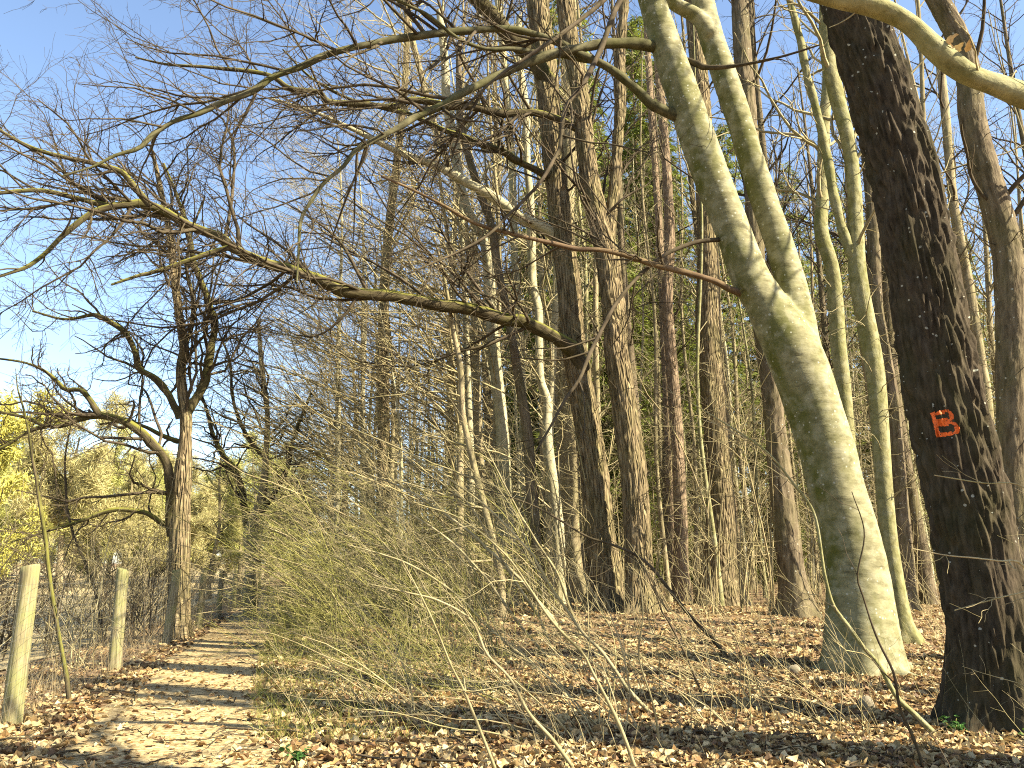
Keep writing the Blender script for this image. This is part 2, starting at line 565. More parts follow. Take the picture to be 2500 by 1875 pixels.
LW = lambda a=0.0: (-0.05 - a, 0, 0.03)
FINE = [dict(d=2.4, fr=0.42, ang=(30, 65), K=8, w=0.13, bias=(-0.03, 0, 0.04), rr=0.55, rmin=0.006, rmax=0.06),
        dict(d=3.6, fr=0.45, ang=(30, 70), K=7, w=0.16, bias=(-0.02, 0, 0.03), rr=0.6, rmin=0.0045, rmax=0.03, flat=0.3),
        dict(d=7.5, fr=0.42, ang=(30, 70), K=5, w=0.19, bias=(0, 0, 0.03), rr=0.6, rmin=0.0036, rmax=0.01, flat=0.3, Lmax=0.7)]


def limb(tree_obj, base, pts, Y0, Y1, mat, spec, twig_mat, sides=10, step=0.12, name='limb', wob=0.05, extra=None):
    P, R = trace(pts, Y0, Y1, step)
    n = len(P)
    P = P + np.stack([vnoise(np.arange(n) * step * 3.1 + 3 * k, np.full(n, 7.0 * k + pts[0][0])) for k in range(3)], 1) * wob * R[:, None] * 4
    R = R * (1 + 0.28 * vnoise(np.arange(n) * step * 2.3 + pts[0][1], np.full(n, 1.7)) + 0.16 * vnoise(np.arange(n) * step * 7.0, np.full(n, pts[0][0])))
    g = Geo(); g.tubes(P[None], R[None], sides)
    o = obj(name, g.mesh(name, base), mat, tree_obj)
    # seeds for the side branches: the limb at a coarser step
    kk = np.linspace(0, n - 1, 40).round().astype(int)
    place_twigs(o, base, grow(P[kk][None], R[kk][None], spec), twig_mat)
    return P, R


# ---- the forked beech --------------------------------------------------------
def build_beech():
    Y = 11.7
    tr = trunk_path([(2104, 1640, 166), (2100, 1500, 150), (2090, 1390, 137), (2066, 1277, 130), (2040, 1190, 129), (2021, 1107, 130), (1994, 1020, 130), (1967, 938, 134), (1936, 860, 134), (1903, 800, 118), (1866, 735, 98), (1832, 678, 92), (1790, 565, 82), (1745, 452, 84), (1703, 339, 84), (1665, 226, 80), (1627, 113, 74), (1591, 0, 64), (1560, -120, 58), (1535, -300, 50), (1520, -600, 40)], Y, None, 0.05)
    left = tr
    right = trace([(2005, 1000, 60), (1978, 920, 82), (1957, 850, 92), (1948, 790, 86), (1940, 735, 75), (1911, 622, 66), (1873, 509, 63), (1835, 396, 60), (1801, 283, 60), (1764, 170, 62), (1736, 85, 60), (1716, 0, 54), (1690, -120, 48), (1670, -300, 42), (1660, -600, 32)], Y + 0.02, Y + 0.9, 0.05)
    fork2 = trace([(1738, 90, 44), (1702, 40, 36), (1640, 4, 32), (1590, -60, 28), (1520, -160, 22)], Y + 0.4, Y + 0.3, 0.06)
    base = (float(tr[0][0, 0]), float(tr[0][0, 1]), float(hgt(tr[0][0, 0], tr[0][0, 1])))
    t = thing('beech_tree', 'large smooth grey-green beech forking into two leaning stems', 'tree', base)
    g = Geo()
    V, Q, B = trunk_geo(tr[0], tr[1], 40, 0.3, 5, wob=0.02, seed=3)
    g.add(V, Q, B)
    for P, R in (right, fork2):
        V, Q, B = trunk_geo(P, R, 32, 0.0, 3, wob=0.03, seed=len(P))
        g.add(V, Q, B)
    # roots running out from the flare
    for a, ln, r in ((0.15, 1.3, 0.16), (2.9, 0.8, 0.15), (4.3, 0.7, 0.17), (5.3, 0.8, 0.16)):
        s = np.linspace(0, 1, 14)
        x = base[0] + np.cos(a + 0.25 * s) * (0.2 + ln * s); y = base[1] + np.sin(a + 0.25 * s) * (0.2 + ln * s)
        rr = r * (1 - 0.75 * s)
        z = hgt(x, y) + 0.32 * np.exp(-s * 4) - rr * 0.35 - 0.06 * s
        g.tubes(np.stack([x, y, z], 1)[None], rr[None], 12)
    me = g.mesh('trunk', base)
    # close the open ends and melt the stems together into one skin
    import bmesh
    bm = bmesh.new(); bm.from_mesh(me)
    bmesh.ops.holes_fill(bm, edges=[e for e in bm.edges if e.is_boundary], sides=0)
    bm.to_mesh(me); bm.free()
    o = obj('trunk', me, 'beech_bark', t)
    rm = o.modifiers.new('r', 'REMESH'); rm.mode = 'VOXEL'; rm.voxel_size = 0.034; rm.use_smooth_shade = True
    sm = o.modifiers.new('s', 'SMOOTH'); sm.iterations = 3; sm.factor = 0.5
    dg = bpy.context.evaluated_depsgraph_get()
    m2 = bpy.data.meshes.new_from_object(o.evaluated_get(dg))
    o.modifiers.clear()
    n = len(m2.vertices); co = np.empty(n * 3, np.float32); m2.vertices.foreach_get('co', co)
    co = co.reshape(-1, 3)
    # gentle swellings and wrinkles of the smooth bark
    no = np.empty(n * 3, np.float32); m2.vertices.foreach_get('normal', no); no = no.reshape(-1, 3)
    w = 0.010 * vnoise(co[:, 0] * 4 + co[:, 2] * 3, co[:, 1] * 4 + co[:, 2] * 2.2) + 0.006 * vnoise(co[:, 0] * 3 + 7, co[:, 2] * 16)
    co = co + no * w[:, None]
    m2.vertices.foreach_set('co', co.ravel())
    if 'bark' in m2.attributes:
        m2.attributes.remove(m2.attributes['bark'])
    a = m2.attributes.new('bark', 'FLOAT_VECTOR', 'POINT'); a.data.foreach_set('vector', co.ravel())
    m2.polygons.foreach_set('use_smooth', np.ones(len(m2.polygons), bool))
    m2.name = 'trunk'
    o.data = m2
    if not m2.materials:
        m2.materials.append(MATS['beech_bark'])
    sp_ = [dict(r) for r in FINE]
    sp_[0].update(d=2.2, fr=0.3, t=(0.25, 1), bias=(-0.05, 0, 0.02), flat=0.4)
    sp_[1].update(d=3.6); sp_[2].update(d=6.5)
    A = dict(tree_obj=t, base=base, mat='smooth_limb_bark', spec=sp_, twig_mat='twig_bark')
    thin_ = [dict(r) for r in sp_]; thin_[0].update(d=1.1, t=(0.35, 1)); thin_[1].update(d=2.4)
    limb(pts=[(1690, 300, 30), (1640, 277, 27), (1589, 254, 24), (1555, 220, 22), (1476, 160, 20), (1410, 130, 18), (1360, 102, 18), (1250, 71, 18), (1140, 75, 18), (1046, 85, 18), (932, 102, 17), (808, 130, 17), (735, 164, 17), (667, 187, 16), (610, 226, 15), (543, 249, 14), (486, 277, 13), (430, 294, 12), (373, 328, 12), (339, 362, 10), (283, 379, 8), (226, 407, 6), (150, 430, 4)], Y0=11.75, Y1=9.0, **A)
    limb(pts=[(1530, 190, 14), (1476, 160, 13), (1391, 140, 12), (1306, 128, 12), (1250, 119, 11), (1187, 119, 10), (1120, 95, 9), (1050, 40, 8), (1000, 15, 7), (930, -20, 5)], Y0=11.75, Y1=10.0, **{**A, 'spec': thin_})
    limb(pts=[(1625, 125, 32), (1589, 113, 27), (1544, 105, 26), (1476, 107, 25), (1391, 122, 23), (1306, 147, 22), (1250, 170, 21), (1187, 198, 20), (1119, 232, 19), (1074, 260, 18), (1017, 283, 17), (961, 317, 15), (876, 362, 13), (837, 407, 11), (791, 447, 10), (760, 490, 9), (735, 537, 8), (729, 622, 6), (725, 690, 4)], Y0=11.75, Y1=8.6, **A)
    A['mat'] = 'red_twig_bark'
    limb(pts=[(1840, 726, 20), (1800, 713, 18), (1776, 704, 17), (1747, 687, 15), (1680, 667, 14), (1589, 644, 13), (1533, 625, 13), (1465, 610, 12), (1408, 608, 12), (1352, 594, 12), (1295, 582, 11), (1250, 571, 10), (1160, 545, 9), (1074, 497, 8), (1000, 460, 7), (930, 430, 5)], Y0=11.75, Y1=9.5, **A)
    A['mat'] = 'twig_bark'
    limb(pts=[(1785, 583, 14), (1759, 585, 11), (1702, 591, 10), (1646, 610, 10), (1600, 639, 10), (1544, 690, 10), (1504, 741, 10), (1476, 791, 10), (1442, 859, 10), (1414, 927, 9), (1380, 975, 7), (1345, 1040, 6), (1310, 1100, 5)], Y0=11.75, Y1=10.0, **{**A, 'spec': thin_})
    limb(pts=[(1580, -60, 16), (1515, 0, 14), (1466, 122, 13), (1426, 201, 12), (1380, 266, 11), (1369, 353, 10), (1353, 388, 9), (1315, 450, 8), (1244, 523, 7), (1190, 575, 7), (1122, 613, 6), (1068, 637, 5), (1000, 667, 4)], Y0=11.75, Y1=9.2, **{**A, 'spec': thin_})
    limb(pts=[(1560, -90, 14), (1475, 0, 11), (1380, 76, 10), (1325, 114, 9), (1285, 141, 8), (1200, 200, 6), (1100, 300, 5), (1020, 400, 4)], Y0=11.75, Y1=9.5, **{**A, 'spec': thin_})
    limb(pts=[(1660, 140, 14), (1700, 155, 16), (1725, 165, 14), (1800, 160, 8), (1900, 140, 6), (2000, 110, 4)], Y0=11.75, Y1=10.8, **{**A, 'spec': thin_})
    # high crown above the picture, leaning to the light over the path
    for P, R in (left, right):
        k = np.linspace(len(P) * 0.72, len(P) - 1, 24).astype(int)
        lv = grow(P[k][None], R[k][None], [dict(d=0.9, t=(0.3, 1), fr=0.6, ang=(35, 70), K=9, w=0.15, bias=(-0.05, 0, 0.03), rr=0.4, rmin=0.01, Lt=0.3), dict(d=1.6, fr=0.4, K=7, w=0.22, rmin=0.005, flat=0.4), dict(d=1.6, fr=0.4, K=5, rmin=0.003)])
        place_twigs(t, base, lv, 'beech_twig_bark', 'crown')
    return t


build_beech()


# ---- the oak with the painted letter ----------------------------------------
def build_letter_oak():
    Y = 8.2
    P, R = trunk_path([(2436, 1760, 196), (2425, 1616, 186), (2404, 1446, 184), (2373, 1277, 182), (2338, 1107, 178), (2300, 938, 168), (2273, 791, 156), (2242, 622, 152), (2212, 452, 149), (2166, 283, 146), (2112, 113, 140), (2072, 0, 132), (2030, -120, 124)], Y, None, 0.0165)
    base = (float(P[0, 0]), float(P[0, 1]), float(hgt(P[0, 0], P[0, 1])))
    t = thing('oak_tree', 'massive dark furrowed oak marked with an orange painted letter B', 'tree', base)
    V, Q, B = trunk_geo(P, R, 170, 0.5, 6, amp=0.05, cell=0.06, vst=0.11, wob=0.025, seed=21, twist=0.10, sharp=1.7)
    g = Geo(); g.add(V, Q, B)
    obj('trunk', g.mesh('trunk', base), 'dark_oak_bark', t)
    # upper trunk and crown above the picture
    d = nrm((P[-1] - P[-60])[None])[0]
    s = np.linspace(0, 9, 26)[:, None]
    U = P[-1] - d * 0.1 + d * s + np.array([[0, 0, 0.04]]) * s ** 1.5
    UR = np.linspace(R[-1] * 0.97, 0.06, 26)
    g = Geo(); g.tubes(U[None], UR[None], 16)
    lv = grow(U[None], UR[None], [dict(d=1.0, t=(0.15, 1), fr=0.45, ang=(40, 75), K=9, w=0.2, rr=0.45, rmin=0.012, Lt=0.3), dict(d=1.6, fr=0.4, K=7, w=0.25, rmin=0.006), dict(d=1.5, fr=0.4, K=5, rmin=0.003)])
    for k, (p, r) in enumerate(lv):
        g.tubes(p, r, 4 if k == 0 else 3)
    obj('crown', g.mesh('crown', base), 'twig_bark', t)
    # moss cushion on the sunlit root: a skin over the trunk surface, 8 mm proud
    na = V.shape[1]
    ctr = P[:, None, :]
    nv = nrm(V - ctr)

    def skin(mask_fn, lift, nu, nvv, urange, vrange, name, mat, jitter=0.0):
        # urange in side index, vrange in ring index, finer than the trunk and lifted off it
        us = np.linspace(*urange, nu); vs = np.linspace(*vrange, nvv)
        UU, VV = np.meshgrid(us, vs)
        i = np.clip(VV.astype(int), 0, V.shape[0] - 2); fi = (VV - i)[..., None]
        j = np.floor(UU).astype(int); fj = (UU - j)[..., None]; j0 = j % na; j1 = (j + 1) % na
        S_ = lambda A: (A[i, j0] * (1 - fj) + A[i, j1] * fj) * (1 - fi) + (A[i + 1, j0] * (1 - fj) + A[i + 1, j1] * fj) * fi
        pos = S_(V) + S_(nv) * lift
        if jitter:
            pos = pos + S_(nv) * (jitter * (0.5 + vnoise(UU * 2.3, VV * 0.8)[..., None] + 0.6 * RNG.random(UU.shape)[..., None]))
        keep = mask_fn(pos, UU, VV)
        idx = np.arange(UU.size).reshape(UU.shape)
        ok = keep[:-1, :-1] & keep[1:, :-1] & keep[:-1, 1:] & keep[1:, 1:]
        q = np.stack([idx[:-1, :-1], idx[:-1, 1:], idx[1:, 1:], idx[1:, :-1]], -1)[ok]
        gg = Geo(); gg.add(pos.reshape(-1, 3), q)
        return obj(name, gg.mesh(name, base), mat, t)

    def px(pos):
        q = pos - CAM
        fw = q[..., 1] * cp + q[..., 2] * sp; up = -q[..., 1] * sp + q[..., 2] * cp
        return 1250 + FPX * q[..., 0] / fw, 937.5 - FPX * up / fw

    # facing sides of the trunk: the letter is laid out on the bark in metres round its own centre
    cz = at(2304, 1040, Y)[0][2]
    i0 = int(np.argmin(abs(P[:, 2] - cz)))
    sx, sy = px(V[i0])
    front = np.where(nv[i0][:, 1] < 0)[0]
    j0 = int(front[np.argmin(abs(sx[front] - 2304))])
    o3 = V[i0, j0]
    ex = nrm((P[i0] + nv[i0, (j0 + 10) % na] * R[i0] - P[i0] - nv[i0, (j0 - 10) % na] * R[i0])[None])[0]
    if ex[0] < 0:
        ex = -ex
    ez = nrm((P[i0 + 20] - P[i0 - 20])[None])[0]
    rg = np.random.default_rng(5)

    def letter(pos, UU, VV):
        dlt = pos - o3
        a = dlt @ ex + 0.012 * vnoise(VV * 0.5, UU * 0.9); b = dlt @ ez + 0.012 * vnoise(UU * 0.8, VV * 0.5 + 20)
        a = a / 0.118; b = b / 0.135               # half width, half height
        a = a + 0.10 * b
        m = np.zeros(a.shape, bool)
        w = 0.2
        m |= (abs(a + 0.68) < w) & (abs(b) < 1.02)
        for top, bot, rx in ((1.0, 0.06, 1.0), (0.06, -1.0, 1.15)):
            inb = (b < top) & (b > bot) & (a > -0.7)
            cxm, cym = 0.0, (top + bot) / 2
            hh = (top - bot) / 2
            rr = (np.abs((a - cxm) / (0.88 * rx)) ** 3.4 + np.abs((b - cym) / hh) ** 3.4) ** (1 / 3.4)
            m |= inb & (rr < 1.03) & (rr > 0.66) & (a > -0.7)
            m |= (abs(b - top + 0.15) < 0.17) & (a > -0.8) & (a < 0.35)
            m |= (abs(b - bot - 0.15) < 0.17) & (a > -0.8) & (a < 0.4)
        gaps = vnoise(UU * 1.7 + 31, VV * 1.5) > 0.42
        return m & ~gaps & (np.linalg.norm(dlt, axis=-1) < 0.3)

    skin(letter, 0.0022, 130, 130, (j0 - 19, j0 + 19), (i0 - 14, i0 + 14), 'painted_letter', 'orange_paint', 0.0)['label'] = 'orange spray-painted capital letter B'

    zb = float(hgt(base[0], base[1]))
    jf = int(front[np.argmin(abs(sx[front] - 2440))])

    def mossy(pos, UU, VV):
        h = (pos[..., 2] - zb)
        return (h < 0.34 - 0.9 * np.abs((UU - jf) / 26.0) ** 2 + 0.5 * vnoise(UU * 0.35, VV * 0.2)) & (h > -0.1)
    skin(mossy, 0.004, 150, 110, (jf - 27, jf + 27), (4, 50), 'moss', 'moss', 0.012)
    # thin low shoots in front of the trunk, springing from its base
    return t, base


oakB, oakB_base = build_letter_oak()


# ---- mid-distance oaks --------------------------------------------------------
def oak(label, pts, Y, name='oak_tree', mat='mid_oak_bark', sides=38, step=0.085, amp=0.028, flare=0.5, top=19, seed=1, lean=0.0, crown=True, cat='tree', side_spec=None, twig='twig_bark', group=None, cell=0.085):
    P, R = trunk_path(pts, Y, top, step, lean)
    base = (float(P[0, 0]), float(P[0, 1]), float(hgt(P[0, 0], P[0, 1])))
    t = thing(name, label, cat, base, group)
    V, Q, B = trunk_geo(P, R, sides, flare, 5, amp=amp, cell=cell, vst=0.13, wob=0.03, seed=seed)
    g = Geo(); g.add(V, Q, B)
    obj('trunk', g.mesh('trunk', base), mat, t)
    k = np.linspace(0, len(P) - 1, 60).astype(int)
    Pk, Rk = P[k][None], R[k][None]
    lv = []
    if crown:
        lv += grow(Pk, Rk, [dict(d=0.6, t=(0.5, 1), fr=0.18, ang=(30, 60), K=9, w=0.18, bias=(-0.01, 0, 0.06), rr=0.35, rmin=0.01, rmax=0.045, Lt=0.1), dict(d=1.3, fr=0.4, K=7, w=0.24, rmin=0.006), dict(d=1.5, fr=0.4, K=5, w=0.26, rmin=0.004)])
    if side_spec:
        lv += grow(Pk, Rk, side_spec)
    if lv:
        place_twigs(t, base, lv, twig, 'crown')
    return t, base, P, R


SHOOTS = [dict(d=2.2, t=(0.1, 0.75), fr=0.08, ang=(45, 85), K=6, w=0.22, bias=(-0.02, 0, 0.02), rr=0.15, rmin=0.006, rmax=0.012, Lmax=1.8), dict(d=3, fr=0.45, K=5, w=0.25, rmin=0.0045)]

t, b, P_, R_ = oak('furrowed oak carrying the long mossy limb that reaches over the path', [(1478, 1492, 92), (1476, 1440, 78), (1476, 1390, 74), (1462, 1277, 70), (1452, 1164, 66), (1436, 1051, 62), (1417, 938, 62), (1408, 880, 62), (1397, 820, 60), (1387, 678, 55), (1370, 565, 54), (1359, 452, 52), (1347, 339, 54), (1338, 226, 55), (1325, 113, 55), (1312, 0, 52)], 20.5, seed=31, sides=52, step=0.075, amp=0.034, side_spec=SHOOTS)
OAKL = [dict(d=2.3, fr=0.3, ang=(30, 70), K=9, w=0.15, bias=(-0.07, 0, 0.045), rr=0.5, rmin=0.008, rmax=0.05, Lt=0.2, t=(0.12, 1)),
        dict(d=4.2, fr=0.42, ang=(30, 70), K=7, w=0.18, bias=(-0.04, 0, 0.03), rr=0.6, rmin=0.005, rmax=0.02),
        dict(d=5.6, fr=0.42, ang=(30, 70), K=5, w=0.2, bias=(-0.02, 0, 0.02), rr=0.6, rmin=0.004, rmax=0.008, Lmax=0.8)]
LA = dict(tree_obj=t, base=b, mat='limb_bark', twig_mat='twig_bark', sides=14)
Q1 = lambda L: [(x / 1.769, y / 1.769, w) for x, y, w in L]
limb(pts=[(1425, 905, 40), (1391, 848, 38), (1335, 814, 34), (1278, 786, 33)] + Q1([(2180, 1380, 31), (2050, 1340, 30), (1850, 1310, 30), (1700, 1280, 29), (1500, 1260, 28), (1400, 1220, 27), (1280, 1170, 26), (1130, 1130, 24), (1000, 1070, 24), (950, 1025, 23), (830, 980, 22), (700, 910, 22), (620, 880, 22), (540, 885, 19), (470, 890, 16), (380, 868, 14), (200, 825, 11), (80, 825, 9), (-60, 840, 7), (-250, 850, 4)]), Y0=20.4, Y1=13.0, spec=OAKL, **LA)
L2 = [dict(r) for r in OAKL]; L2[0]['d'] = 1.6; L2[1]['d'] = 2.6
limb(pts=Q1([(985, 1070, 14), (900, 1095, 12), (800, 1130, 11), (700, 1165, 10), (600, 1190, 8), (480, 1230, 6)]), Y0=15.7, Y1=14.6, spec=L2, **LA)
limb(pts=Q1([(500, 890, 16), (430, 905, 15), (380, 930, 14), (280, 1010, 13), (200, 1090, 11), (120, 1150, 10), (40, 1180, 8), (-120, 1230, 6)]), Y0=14.3, Y1=13.2, spec=L2, **LA)
limb(pts=Q1([(650, 890, 16), (600, 830, 15), (560, 780, 14), (520, 740, 14), (400, 705, 12), (200, 660, 10), (60, 600, 8), (-60, 520, 6)]), Y0=14.7, Y1=13.4, spec=L2, **LA)
limb(pts=[(1345, 205, 42), (1290, 130, 40), (1244, 90, 38), (1206, 41, 36), (1163, 0, 34), (1100, -60, 30), (1000, -120, 24), (850, -160, 16)], Y0=20.4, Y1=17.5, spec=OAKL, **LA)
limb(pts=[(1350, 435, 20), (1323, 423, 18), (1260, 391, 18), (1231, 372, 17), (1163, 347, 16), (1122, 331, 15), (1089, 320, 14), (1041, 298, 13), (1000, 279, 12), (930, 262, 10), (850, 240, 8), (760, 190, 6), (690, 120, 4)], Y0=20.4, Y1=17.0, spec=L2, **LA)
limb(pts=[(1378, 600, 30), (1340, 565, 27), (1271, 531, 26), (1217, 490, 24), (1130, 440, 22), (1060, 402, 20), (1000, 383, 17), (930, 350, 14), (850, 310, 11), (760, 270, 8), (660, 240, 5)], Y0=20.6, Y1=18.0, spec=L2, **{**LA, 'mat': 'pale_bark'})

t, b, P_, R_ = oak('dark oak with two upright stems just right of the mossy-limbed oak', [(1568, 1510, 88), (1566, 1450, 76), (1560, 1390, 66), (1555, 1277, 63), (1548, 1164, 61), (1532, 1051, 62), (1517, 938, 60), (1503, 848, 58), (1502, 791, 58), (1489, 678, 58), (1480, 610, 56), (1462, 540, 50), (1442, 452, 46), (1427, 339, 44), (1415, 226, 42), (1394, 113, 42), (1380, 0, 44)], 19.5, seed=32, sides=52, step=0.075, amp=0.032, side_spec=SHOOTS)
LA = dict(tree_obj=t, base=b, mat='limb_bark', twig_mat='twig_bark', sides=14)
limb(pts=[(1482, 620, 40), (1486, 560, 34), (1494, 500, 30), (1503, 430, 27), (1508, 350, 27), (1514, 283, 28), (1513, 200, 28), (1515, 113, 25), (1521, 40, 23), (1528, -60, 21), (1535, -200, 18), (1540, -420, 12)], Y0=19.5, Y1=19.8, spec=[dict(d=1.4, fr=0.2, K=7, rmin=0.008, rmax=0.02), dict(d=3, fr=0.4, K=5, rmin=0.005)], **{**LA, 'mat': 'mid_oak_bark'})
limb(pts=[(1430, 330, 22), (1401, 309, 20), (1353, 287, 18), (1298, 274, 18), (1244, 277, 18), (1203, 274, 18), (1149, 260, 17), (1095, 260, 16), (1062, 250, 15), (1000, 244, 15), (961, 260, 14), (882, 254, 14), (803, 249, 13), (780, 226, 13), (707, 215, 12), (650, 181, 11), (509, 164, 8), (413, 158, 6), (330, 140, 4)], Y0=19.65, Y1=15.5, spec=OAKL, **LA)

oak('thick pale-lit trunk standing behind the lower part of the beech', [(1757, 1462, 96), (1758, 1400, 80), (1760, 1277, 68), (1753, 1107, 60), (1740, 938, 60), (1737, 904, 60), (1729, 791, 60), (1729, 678, 56), (1727, 565, 50), (1722, 420, 46), (1712, 250, 44), (1700, 100, 40), (1690, 0, 38)], 24, seed=33, side_spec=SHOOTS, mat='mid_oak_bark')
oak('dark trunk half hidden by the left edge of the beech', [(1947, 1518, 84), (1940, 1460, 70), (1932, 1390, 61), (1911, 1220, 56), (1894, 1051, 48), (1883, 938, 46), (1868, 848, 44), (1850, 700, 42), (1840, 500, 42), (1832, 360, 42), (1820, 226, 42), (1812, 113, 42), (1806, 0, 40)], 19, seed=34, side_spec=SHOOTS, mat='oak_bark')
oak('broad pale trunk just behind the mossy-limbed oak', [(1400, 1430, 70), (1397, 1390, 62), (1391, 1277, 58), (1386, 1107, 55), (1379, 938, 46), (1375, 850, 42), (1372, 700, 40), (1385, 500, 38), (1392, 300, 36), (1390, 0, 34)], 27, seed=35, mat='far_bark', sides=40, step=0.09, amp=0.015)
oak('red-brown pine trunk between the two-stemmed oak and the beech', [(1664, 1430, 42), (1662, 1380, 36), (1662, 1277, 34), (1655, 1107, 31), (1644, 938, 29), (1641, 904, 29), (1629, 735, 28), (1635, 565, 25), (1622, 339, 22), (1610, 200, 20), (1600, 0, 18)], 28, name='pine_tree', mat='pine_bark', seed=36, sides=24, step=0.12, amp=0.01, flare=0.2, crown=False, side_spec=SHOOTS)
oak('slender orange pine stem left of the red-brown pine', [(1645, 1420, 24), (1640, 1277, 22), (1630, 1000, 20), (1622, 850, 19), (1615, 680, 18), (1602, 452, 16), (1590, 280, 15), (1580, 100, 14), (1575, 0, 13)], 31, name='pine_tree', mat='pine_bark', seed=37, sides=18, step=0.15, amp=0.0, flare=0.2, crown=False, side_spec=SHOOTS)

# the twisted tree at the right edge
oak('twisted rough-barked tree at the far right behind the oak with the letter', [(2500, 1500, 90), (2490, 1380, 80), (2485, 1250, 74), (2478, 1100, 72), (2473, 932, 70), (2470, 791, 68), (2459, 622, 66), (2434, 509, 66), (2400, 396, 62), (2373, 283, 58), (2362, 170, 52), (2335, 85, 48), (2290, 0, 45), (2240, -90, 42)], 12.2, mat='oak_bark', seed=38, amp=0.014, sides=48, step=0.05, top=14, side_spec=SHOOTS, cell=0.05)
# stems behind the beech
t, b, P_, R_ = oak('pale forked stem rising close behind the right side of the beech', [(2216, 1562, 52), (2200, 1503, 42), (2173, 1333, 40), (2157, 1164, 40), (2140, 938, 42), (2126, 848, 44), (2095, 678, 42), (2089, 565, 37), (2085, 452, 33), (2070, 339, 33), (2040, 226, 36), (2020, 113, 36), (2017, 0, 30)], 14.5, name='hornbeam_tree', mat='mossy_pale_bark', seed=39, amp=0, sides=28, side_spec=SHOOTS, top=16, twig='beech_twig_bark')
limb(tree_obj=t, base=b, pts=[(2098, 690, 30), (2086, 640, 26), (2058, 565, 24), (2036, 480, 22), (2019, 384, 22), (2002, 300, 20), (1973, 198, 20), (1957, 113, 18), (1928, 0, 17), (1890, -120, 14)], Y0=14.5, Y1=14.3, mat='mossy_pale_bark', spec=[dict(d=1.6, fr=0.3, K=7, rmin=0.007, rmax=0.012), dict(d=3, fr=0.4, K=5, rmin=0.005)], twig_mat='beech_twig_bark', sides=14)
oak('bent mossy stem rising from behind the beech trunk', [(2085, 1450, 44), (2076, 1200, 38), (2070, 1080, 34), (2058, 938, 34), (2047, 848, 36), (2040, 735, 36), (2030, 650, 34), (2005, 565, 34), (2008, 480, 30), (2010, 400, 28), (2012, 300, 26), (2020, 200, 24), (2016, 100, 22)], 16, name='hornbeam_tree', mat='mossy_pale_bark', seed=40, amp=0, sides=24, side_spec=SHOOTS, top=15, twig='beech_twig_bark')
oak('grey trunk seen between the forked pale stem and the lettered oak', [(2212, 1450, 46), (2195, 1200, 38), (2180, 1000, 34), (2166, 904, 32), (2150, 820, 32), (2137, 735, 31), (2132, 565, 30), (2122, 430, 28), (2110, 300, 27), (2100, 100, 26)], 22, mat='oak_bark', seed=41, amp=0.01, sides=28, step=0.09, side_spec=SHOOTS)
oak('thin leaning trunk against the sky right of the lettered oak', [(2440, 1420, 30), (2410, 1000, 26), (2396, 890, 24), (2363, 686, 23), (2340, 568, 22), (2325, 474, 21), (2310, 300, 20), (2290, 100, 18)], 25, mat='far_bark', seed=42, amp=0, sides=18, step=0.12, side_spec=SHOOTS)

# ---- pale slender trees left of the oaks: their low branches sweep out over the path
SWEEP = [dict(d=1.2, t=(0.06, 0.62), fr=0.2, ang=(45, 80), K=11, w=0.11, bias=(-0.09, -0.015, 0.012), rr=0.4, rmin=0.009, rmax=0.03, Lt=0.2, Lmax=7, side=(-1.6, -0.3, 0.1)),
         dict(d=2.0, fr=0.3, ang=(25, 60), K=7, w=0.2, bias=(-0.05, 0, 0.02), rr=0.6, rmin=0.0065, rmax=0.012),
         dict(d=2.6, fr=0.45, ang=(30, 60), K=5, w=0.24, bias=(-0.02, 0, 0.02), rr=0.7, rmin=0.005, rmax=0.008)]
kw = dict(amp=0, sides=22, step=0.12, side_spec=SWEEP, twig='beech_twig_bark', flare=0.3, crown=True)
oak('pale forest tree with kinked trunk left of the broad pale trunk', [(1240, 1400, 44), (1233, 1225, 38), (1225, 1036, 32), (1206, 857, 30), (1195, 694, 28), (1187, 613, 24), (1168, 558, 22), (1144, 518, 22), (1127, 464, 23), (1117, 407, 23), (1104, 330, 22), (1090, 244, 22), (1087, 163, 20), (1073, 27, 18)], 22, name='hornbeam_tree', mat='pale_bark', seed=51, **kw)
oak('brightest smooth pale stem left of the mossy-limbed oak', [(1366, 1420, 34), (1361, 1280, 30), (1347, 1171, 29), (1336, 1063, 24), (1336, 981, 22), (1320, 927, 20), (1316, 850, 20), (1315, 762, 21), (1301, 694, 20), (1298, 613, 21), (1296, 518, 19), (1293, 464, 18), (1287, 407, 18), (1285, 325, 19), (1285, 271, 18), (1266, 136, 16), (1268, 41, 15)], 23, name='hornbeam_tree', mat='pale_bark', seed=52, **kw)
oak('dark slender stem crossing in front of the kinked pale tree', [(1312, 1400, 34), (1296, 1171, 29), (1285, 1036, 24), (1262, 900, 22), (1239, 762, 20), (1217, 667, 21), (1201, 558, 20), (1174, 477, 19), (1160, 434, 18), (1136, 352, 17), (1122, 271, 16), (1120, 136, 14)], 21, name='hornbeam_tree', mat='oak_bark', seed=53, **kw)
oak('leaning whitish stem at the edge of the thicket', [(1225, 1420, 20), (1206, 1334, 18), (1179, 1225, 17), (1152, 1117, 16), (1130, 1009, 14), (1125, 900, 13), (1105, 800, 11), (1085, 680, 8), (1060, 580, 5)], 19, name='hornbeam_tree', mat='far_bark', seed=54, **{**kw, 'top': None, 'crown': False})
oak('thin straight pale trunk farthest left in the row of pale trees', [(1185, 1400, 24), (1175, 1200, 22), (1165, 1000, 20), (1160, 800, 19), (1150, 650, 17), (1120, 480, 16), (1060, 300, 15), (1020, 150, 14), (985, 0, 13)], 26, name='hornbeam_tree', mat='far_bark', seed=55, **kw)
